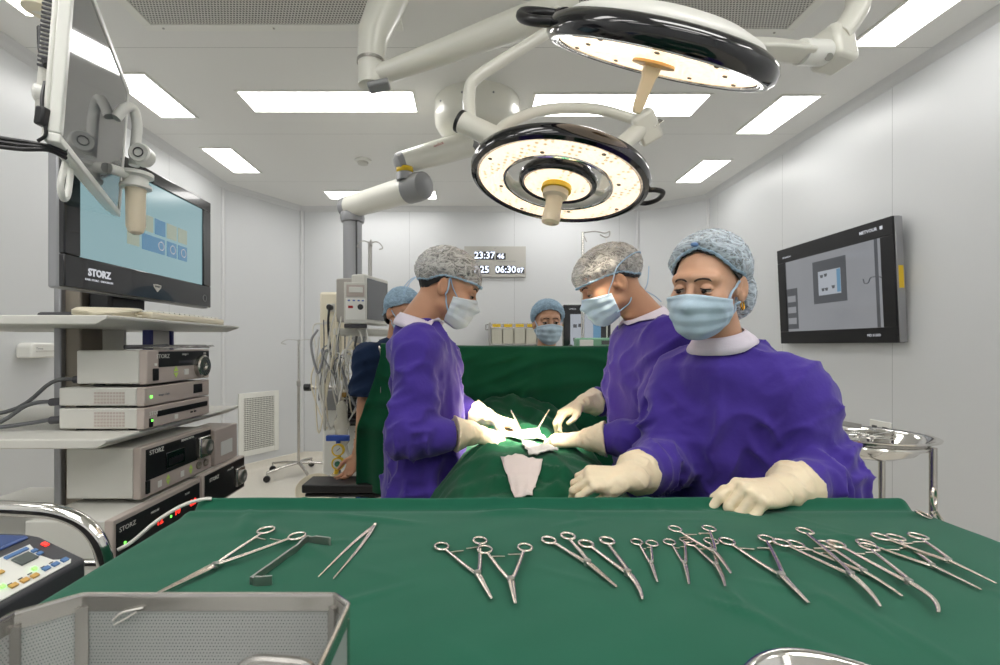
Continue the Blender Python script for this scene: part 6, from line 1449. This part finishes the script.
# nurse at the instrument table
nt_, NH, ng = person(dict(label='scrub nurse in a violet gown at the instrument table, face to the camera, gold earring', mask_top=-.0075, head=(.602, 1.20, 1.560), face=(-.735, -.66, -.17), roll=-4, foot=(.80, 1.45), turn=(-.68, -.73), neck=(.672, 1.262, 1.415),
    chest=(.718, 1.295, 1.205), belly=(.715, 1.335, 1.03), hip=(.74, 1.40, .88), wide=.86, seed=7.7, female=True, h=.0022, gh=.006, fold=1.0,
    arms=[((.800, 1.18, 1.295), (.868, 1.145, 1.085), (.668, .992, 1.110)), ((.625, 1.37, 1.305), (.535, 1.31, 1.09), (.385, 1.126, 1.10))], sleeve=(.080, .076, .036),
    cloth=MT['purple'], skin=MT['skin_f'], gaze=.42, look=-.1, bun=((.01, .118, -.028), (.062, .05, .074)), hairline=[(0, 50), (40, 62), (66, 92), (80, 104), (95, 108), (130, 140), (180, 152)], capline=[(0, 46), (30, 58), (60, 84), (85, 91), (105, 104), (130, 142), (180, 155)], cap=MT['cap'], puff=(.090, .110, .094), puffc=(0, .016, .046),
    maskm=MT['mask'], ties=LOOPS,
    hands=[dict(name='glove', wrist=(.642, .98, 1.108), d=(-.90, -.40, .10), up=(-.05, -.35, .92), left=True, curl=[(44, 22, 12), (62, 62, 34), (64, 66, 36), (62, 64, 36)], spread=(2, 0, -3, -7), m=MT['glove'], scale=1.06, h=.0018, cuff_r=(.056, .034), thumb=((.018, .022, -.006), (.042, .050, -.018), (.05, .078, -.03), (.048, .104, -.044))),
           dict(name='glove', wrist=(.368, 1.115, 1.098), d=(-.97, -.15, .03), up=(0, -.55, .83), left=False, curl=[(42, 48, 26), (46, 52, 30), (50, 54, 30), (52, 56, 32)], m=MT['glove'], thumb=((.016, .022, -.006), (.034, .052, -.024), (.036, .078, -.042), (.03, .10, -.054)))]))
ep = NH @ Vector((.078, .016, -.048)); MB().torus(ep, .0085, .0022, 24, 8, frame((.6, -.75, .1)).to_4x4(), 1, 1.25).build('gold_earring', MT['gold'], nt_)
kp = NH @ Vector(( .0, -.074, .108)); MB().ball(kp, .006, 12, 8, (1.6, .8, .9)).build('cap_knot', MT['bpanel'], nt_)
# nurse behind the green screen
person(dict(label='nurse in a blue cap looking over the top of the green screen at the back', head=(.452, 2.74, 1.545), face=(0.02, -1, -.06), foot=(.45, 2.84), turn=(0, -1), neck=(.452, 2.79, 1.375), chest=(.452, 2.83, 1.17), belly=(.452, 2.84, 1.0), hip=(.452, 2.85, .88),
    arms=[((.62, 2.83, 1.31), (.66, 2.85, 1.05), (.58, 2.70, .95)), ((.285, 2.83, 1.31), (.24, 2.85, 1.05), (.32, 2.70, .95))], cloth=MT['navy'], short=True, collar=False, skin=MT['skin_f'], female=True, gaze=.15, h=.004, gh=.013, hem=.1, bun=((.0, .10, -.03), (.06, .04, .06)),
    hairline=[(0, 60), (40, 70), (70, 88), (95, 108), (130, 130), (180, 140)], capline=[(0, 62), (30, 66), (60, 84), (85, 108), (105, 126), (130, 142), (180, 150)], cap=MT['cap_b'], puff=(.094, .114, .09), puffc=(0, .02, .046), maskm=MT['mask'], ties=LOOPS,
    hands=[dict(name='hand', wrist=(.58, 2.70, .95), d=(-.3, -.9, -.2), up=(.3, 0, .9), left=True, curl=RELAX, m=MT['skin_f'], h=.004), dict(name='hand', wrist=(.32, 2.70, .95), d=(.3, -.9, -.2), up=(-.3, 0, .9), left=False, curl=RELAX, m=MT['skin_f'], h=.004)]))
# assistant in navy scrubs at left
person(dict(label='assistant in navy scrubs and a blue cap half hidden behind the left surgeon', head=(-.355, 2.52, 1.585), face=(.62, -.72, -.22), foot=(-.43, 2.66), turn=(.75, -.66), neck=(-.40, 2.57, 1.43), chest=(-.43, 2.62, 1.22), belly=(-.43, 2.64, 1.03), hip=(-.43, 2.66, .90),
    arms=[((-.28, 2.72, 1.36), (-.22, 2.76, 1.10), (-.10, 2.62, 1.0)), ((-.525, 2.47, 1.345), (-.545, 2.44, 1.09), (-.572, 2.40, .862))], cloth=MT['navy'], short=True, collar=False, skin=MT['skin'], female=True, gaze=.5, h=.004, gh=.012, hem=.1, bun=((.0, .10, -.03), (.055, .04, .06)), sleeve=(.078, .08, .05),
    hairline=[(0, 60), (40, 70), (70, 88), (95, 108), (130, 130), (180, 140)], capline=[(0, 68), (30, 72), (60, 84), (85, 92), (105, 100), (130, 116), (180, 122)], cap=MT['cap_b'], maskm=MT['mask'], ties=LOOPS,
    hands=[dict(name='hand', wrist=(-.10, 2.62, 1.0), d=(.7, -.6, -.2), up=(0, .2, .9), left=True, curl=RELAX, m=MT['skin'], h=.004), dict(name='hand', wrist=(-.573, 2.40, .855), d=(-.35, -.3, -.85), up=(.5, .8, 0), left=False, scale=.9, curl=RELAX, m=MT['skin'], h=.004)]))
# patient under the drapes
pt_ = thing('person', (.18, 2.0, .86), 'patient lying wholly covered by the dark green drapes between the surgeons', 'person')
def pat(p):
    d = ell(p, (.18, 2.05, .955), (.17, .33, .10)); d = smin(d, ell(p, (.18, 1.65, .95), (.155, .25, .09)), .06)
    for sg in (1, -1): d = smin(d, rc(p, (.18 + .09 * sg, 1.5, .94), (.18 + .1 * sg, 1.18, .93), .075, .06), .05)
    d = smin(d, rc(p, (.18, 2.34, .96), (.18, 2.45, .965), .055, .055), .04); d = smin(d, ell(p, (.18, 2.55, .975), (.075, .11, .09)), .03)
    d = smin(d, rc(p, (.0, 2.28, .95), (.04, 1.98, .92), .05, .04), .04); d = smin(d, rc(p, (.04, 1.98, .92), (.05, 1.75, .91), .04, .03), .02)
    d = smin(d, rc(p, (.36, 2.28, .95), (.40, 1.98, .92), .05, .04), .04); return smin(d, rc(p, (.40, 1.98, .92), (.40, 1.75, .90), .04, .03), .02)
nets_obj('body', [nets(pat, (-.6, 1.05, .84), (.55, 2.75, 1.12), .011)], MT['skin'], pt_, 1)

# ------------------------------------------------------------------ surgical drapes over the patient
def sst(a, b, x): x = min(1, max(0, (x - a) / (b - a))); return x * x * (3 - 2 * x)
folds_ = []
_cf = random.Random(12)
for _ in range(54):
    a_ = _cf.uniform(-.9, .9) + (math.pi if _cf.random() < .5 else 0); folds_.append((_cf.uniform(-.2, .55), _cf.uniform(1.15, 2.1), math.cos(a_), math.sin(a_), _cf.uniform(.12, .38), _cf.uniform(.008, .018), _cf.uniform(.006, .02)))
def cover_z(x, y):
    u = (x - .19) / .34; edge = math.exp(-abs(u) ** 3.2 * .55); fr = sst(1.10, 1.42, y)
    top = 1.0 + .075 * fr + .012 * math.exp(-((y - 1.5) / .15) ** 2)
    z = .62 + (top - .62) * (edge if abs(u) < 1.6 else edge)
    z += (.018 * snoise(x * 3.2, y * 2.6, .4) + .011 * snoise(x * 6 + y * 4, y * 5 - x * 5, 2.2)) * (1 - .6 * math.exp(-((x - .2) ** 2 + (y - 1.72) ** 2) / .02))
    z += (.10 + .012 * math.sin(x * 13)) * sst(1.93, 2.24, y) * sst(1.9, 1.0, abs(u))
    for (x0, y0, dx, dy, L, w, h) in ((.02, 1.98, .9, -.4, .4, .02, .03), (.5, 1.9, -.6, .5, .35, .02, .025), (.30, 1.62, .95, -.35, .3, .018, .022), (-.05, 1.55, .9, -.2, .25, .02, .018), (.28, 1.42, .8, -.6, .3, .015, .014)) + tuple(folds_):
        uu = (x - x0) * dx + (y - y0) * dy; v = -(x - x0) * dy + (y - y0) * dx
        if 0 < uu < L: z += h * math.sin(math.pi * uu / L) * math.exp(-(v / w) ** 2) * (1 - .85 * math.exp(-((x - .2) ** 2 + (y - 1.6) ** 2) / .02))
    return z
G = [[Vector((-.42 + 1.22 * i / 110, 1.06 + 1.15 * j / 110, cover_z(-.42 + 1.22 * i / 110, 1.06 + 1.15 * j / 110))) for i in range(111)] for j in range(111)]
tag(MB().grid(G).build('surgical_drape', MT['green_d'], None, ang=180, solid=.002), 'rumpled dark green drape over the patient between the surgeons', 'drape')
scr_f = []
for _ in range(34):
    a_ = _cf.uniform(-.5, .5) if _cf.random() < .6 else _cf.uniform(1.0, 2.0); scr_f.append((_cf.uniform(-.45, .7), _cf.uniform(0, .55), math.cos(a_), math.sin(a_), _cf.uniform(.15, .45), _cf.uniform(.008, .016), _cf.uniform(.006, .018)))
def scr_d(x, w):
    d = 0
    for (x0, y0, dx, dy, L, ww, h) in scr_f:
        uu = (x - x0) * dx + (w - y0) * dy; q = -(x - x0) * dy + (w - y0) * dx
        if 0 < uu < L: d += h * math.sin(math.pi * uu / L) * math.exp(-(q / ww) ** 2)
    return d * min(1, w / .06)
rows = []
for j in range(76):
    v = j / 75; row = []
    for i in range(141):
        u = i / 140; zt = 1.415 - .012 * math.sin(math.pi * u) - .01 * sst(.5, 1, u); x0 = -.42 - .12 * sst(0, .7, v); x = x0 + (.72 - x0) * u
        amp = .006 + .034 * v; y = 2.222 - .012 * math.exp(-(((v - .18 - .12 * math.sin(u * 6)) / .03) ** 2)) - .014 * math.exp(-(((v - .30 + .2 * (u - .5)) / .035) ** 2)) + amp * (math.sin(u * 38 + 1.2 * math.sin(u * 11)) * .6 + .5 * math.sin(u * 17 + v * 2)) - .03 * math.exp(-((v - .55) / .06) ** 2) * sst(.3, .0, u)
        row.append(Vector((x, y - scr_d(x, .69 * v), zt - .69 * v)))
    rows.append(row)
back = [Vector((p.x, 2.26, p.z)) for p in rows[0]]; back2 = [Vector((p.x, 2.275, p.z - .25)) for p in rows[0]]
rows = [back2, back, [(a + b) / 2 + Vector((0, 0, .008)) for a, b in zip(back, rows[0])]] + rows
tag(MB().grid(rows).build('screen_drape', MT['green_d'], None, ang=180, solid=.002), 'tall dark green cloth hung as a screen behind the surgeons', 'drape')
t = thing('drape_frame', (.15, 2.245, 0), 'steel bar holding up the green screen cloth', 'frame')
MB().tube(spline([Vector((-.42, 2.245, .75)), Vector((-.42, 2.245, 1.34)), Vector((-.38, 2.245, 1.395)), Vector((.15, 2.245, 1.395)), Vector((.66, 2.245, 1.385)), Vector((.71, 2.245, 1.34)), Vector((.71, 2.245, .75))], 40), .008, 8).build('bar', MT['steel'], t)
for x in (-.42, .71): MB().tube([Vector((x, 2.245, .75)), Vector((x, 2.245, .72)), Vector((-.06 if x < 0 else .42, 2.245, .72))], .008, 8).build('foot_rail', MT['steel'], t)
# swabs, tip of instruments in the operating field
def cloth_patch(name, label, cat, poly, m, lift, seed, thick=.003):
    n = 12; a, b, c, d = [Vector(v) for v in poly]; rows = []
    for j in range(n + 1):
        row = []
        for i in range(n + 1):
            p = a.lerp(b, i / n).lerp(d.lerp(c, i / n), j / n); w = rng.uniform(-.002, .002) + .006 * snoise(p.x * 14, p.y * 14, seed); row.append(Vector((p.x + rng.uniform(-.002, .002), p.y + rng.uniform(-.002, .002), cover_z(p.x, p.y) + lift + abs(w))))
        rows.append(row)
    return tag(MB().grid(rows).build(name, MT[m], None, ang=180, solid=thick), label, cat)
cloth_patch('swab_cloth', 'folded pale swab cloth lying on the drape in front of the operating field', 'swab', [(.115, 1.19, 0), (.155, 1.18, 0), (.205, 1.33, 0), (.09, 1.36, 0)], 'pinkcloth', .008, 1.0)
cloth_patch('gauze_swab', 'white gauze swab in the bright light nearest the camera', 'swab', [(.17, 1.36, 0), (.26, 1.38, 0), (.26, 1.48, 0), (.16, 1.50, 0)], 'field', .012, 2.0, .005)
cloth_patch('gauze_swab', 'white gauze packed round the wound between the gloved hands', 'swab', [(.08, 1.60, 0), (.26, 1.60, 0), (.27, 1.84, 0), (.09, 1.84, 0)], 'field', .012, 3.0, .006)
def probe(name, label, a, b, r=.0035):
    t = thing(name, a, label, 'instrument'); a, b = Vector(a), Vector(b)
    MB().tube([a, a.lerp(b, .5), b], [r * .5, r, r * 1.05], 8, flat=.6).build('shaft', MT['steel_s'], t); MB().tube([a + Vector((.004, .002, 0)), a.lerp(b, .5) + Vector((.003, 0, 0)), b], [r * .4, r * .8, r], 8, flat=.6).build('second_leg', MT['steel_s'], t)
probe('dissecting_forceps', 'slim forceps held upright in the left surgeon hand', (.19, 1.73, 1.09), P(511, 410, 1.72))
probe('dissecting_forceps', 'slim forceps held upright in the right surgeon hand', (.23, 1.70, 1.09), P(549, 410, 1.66))
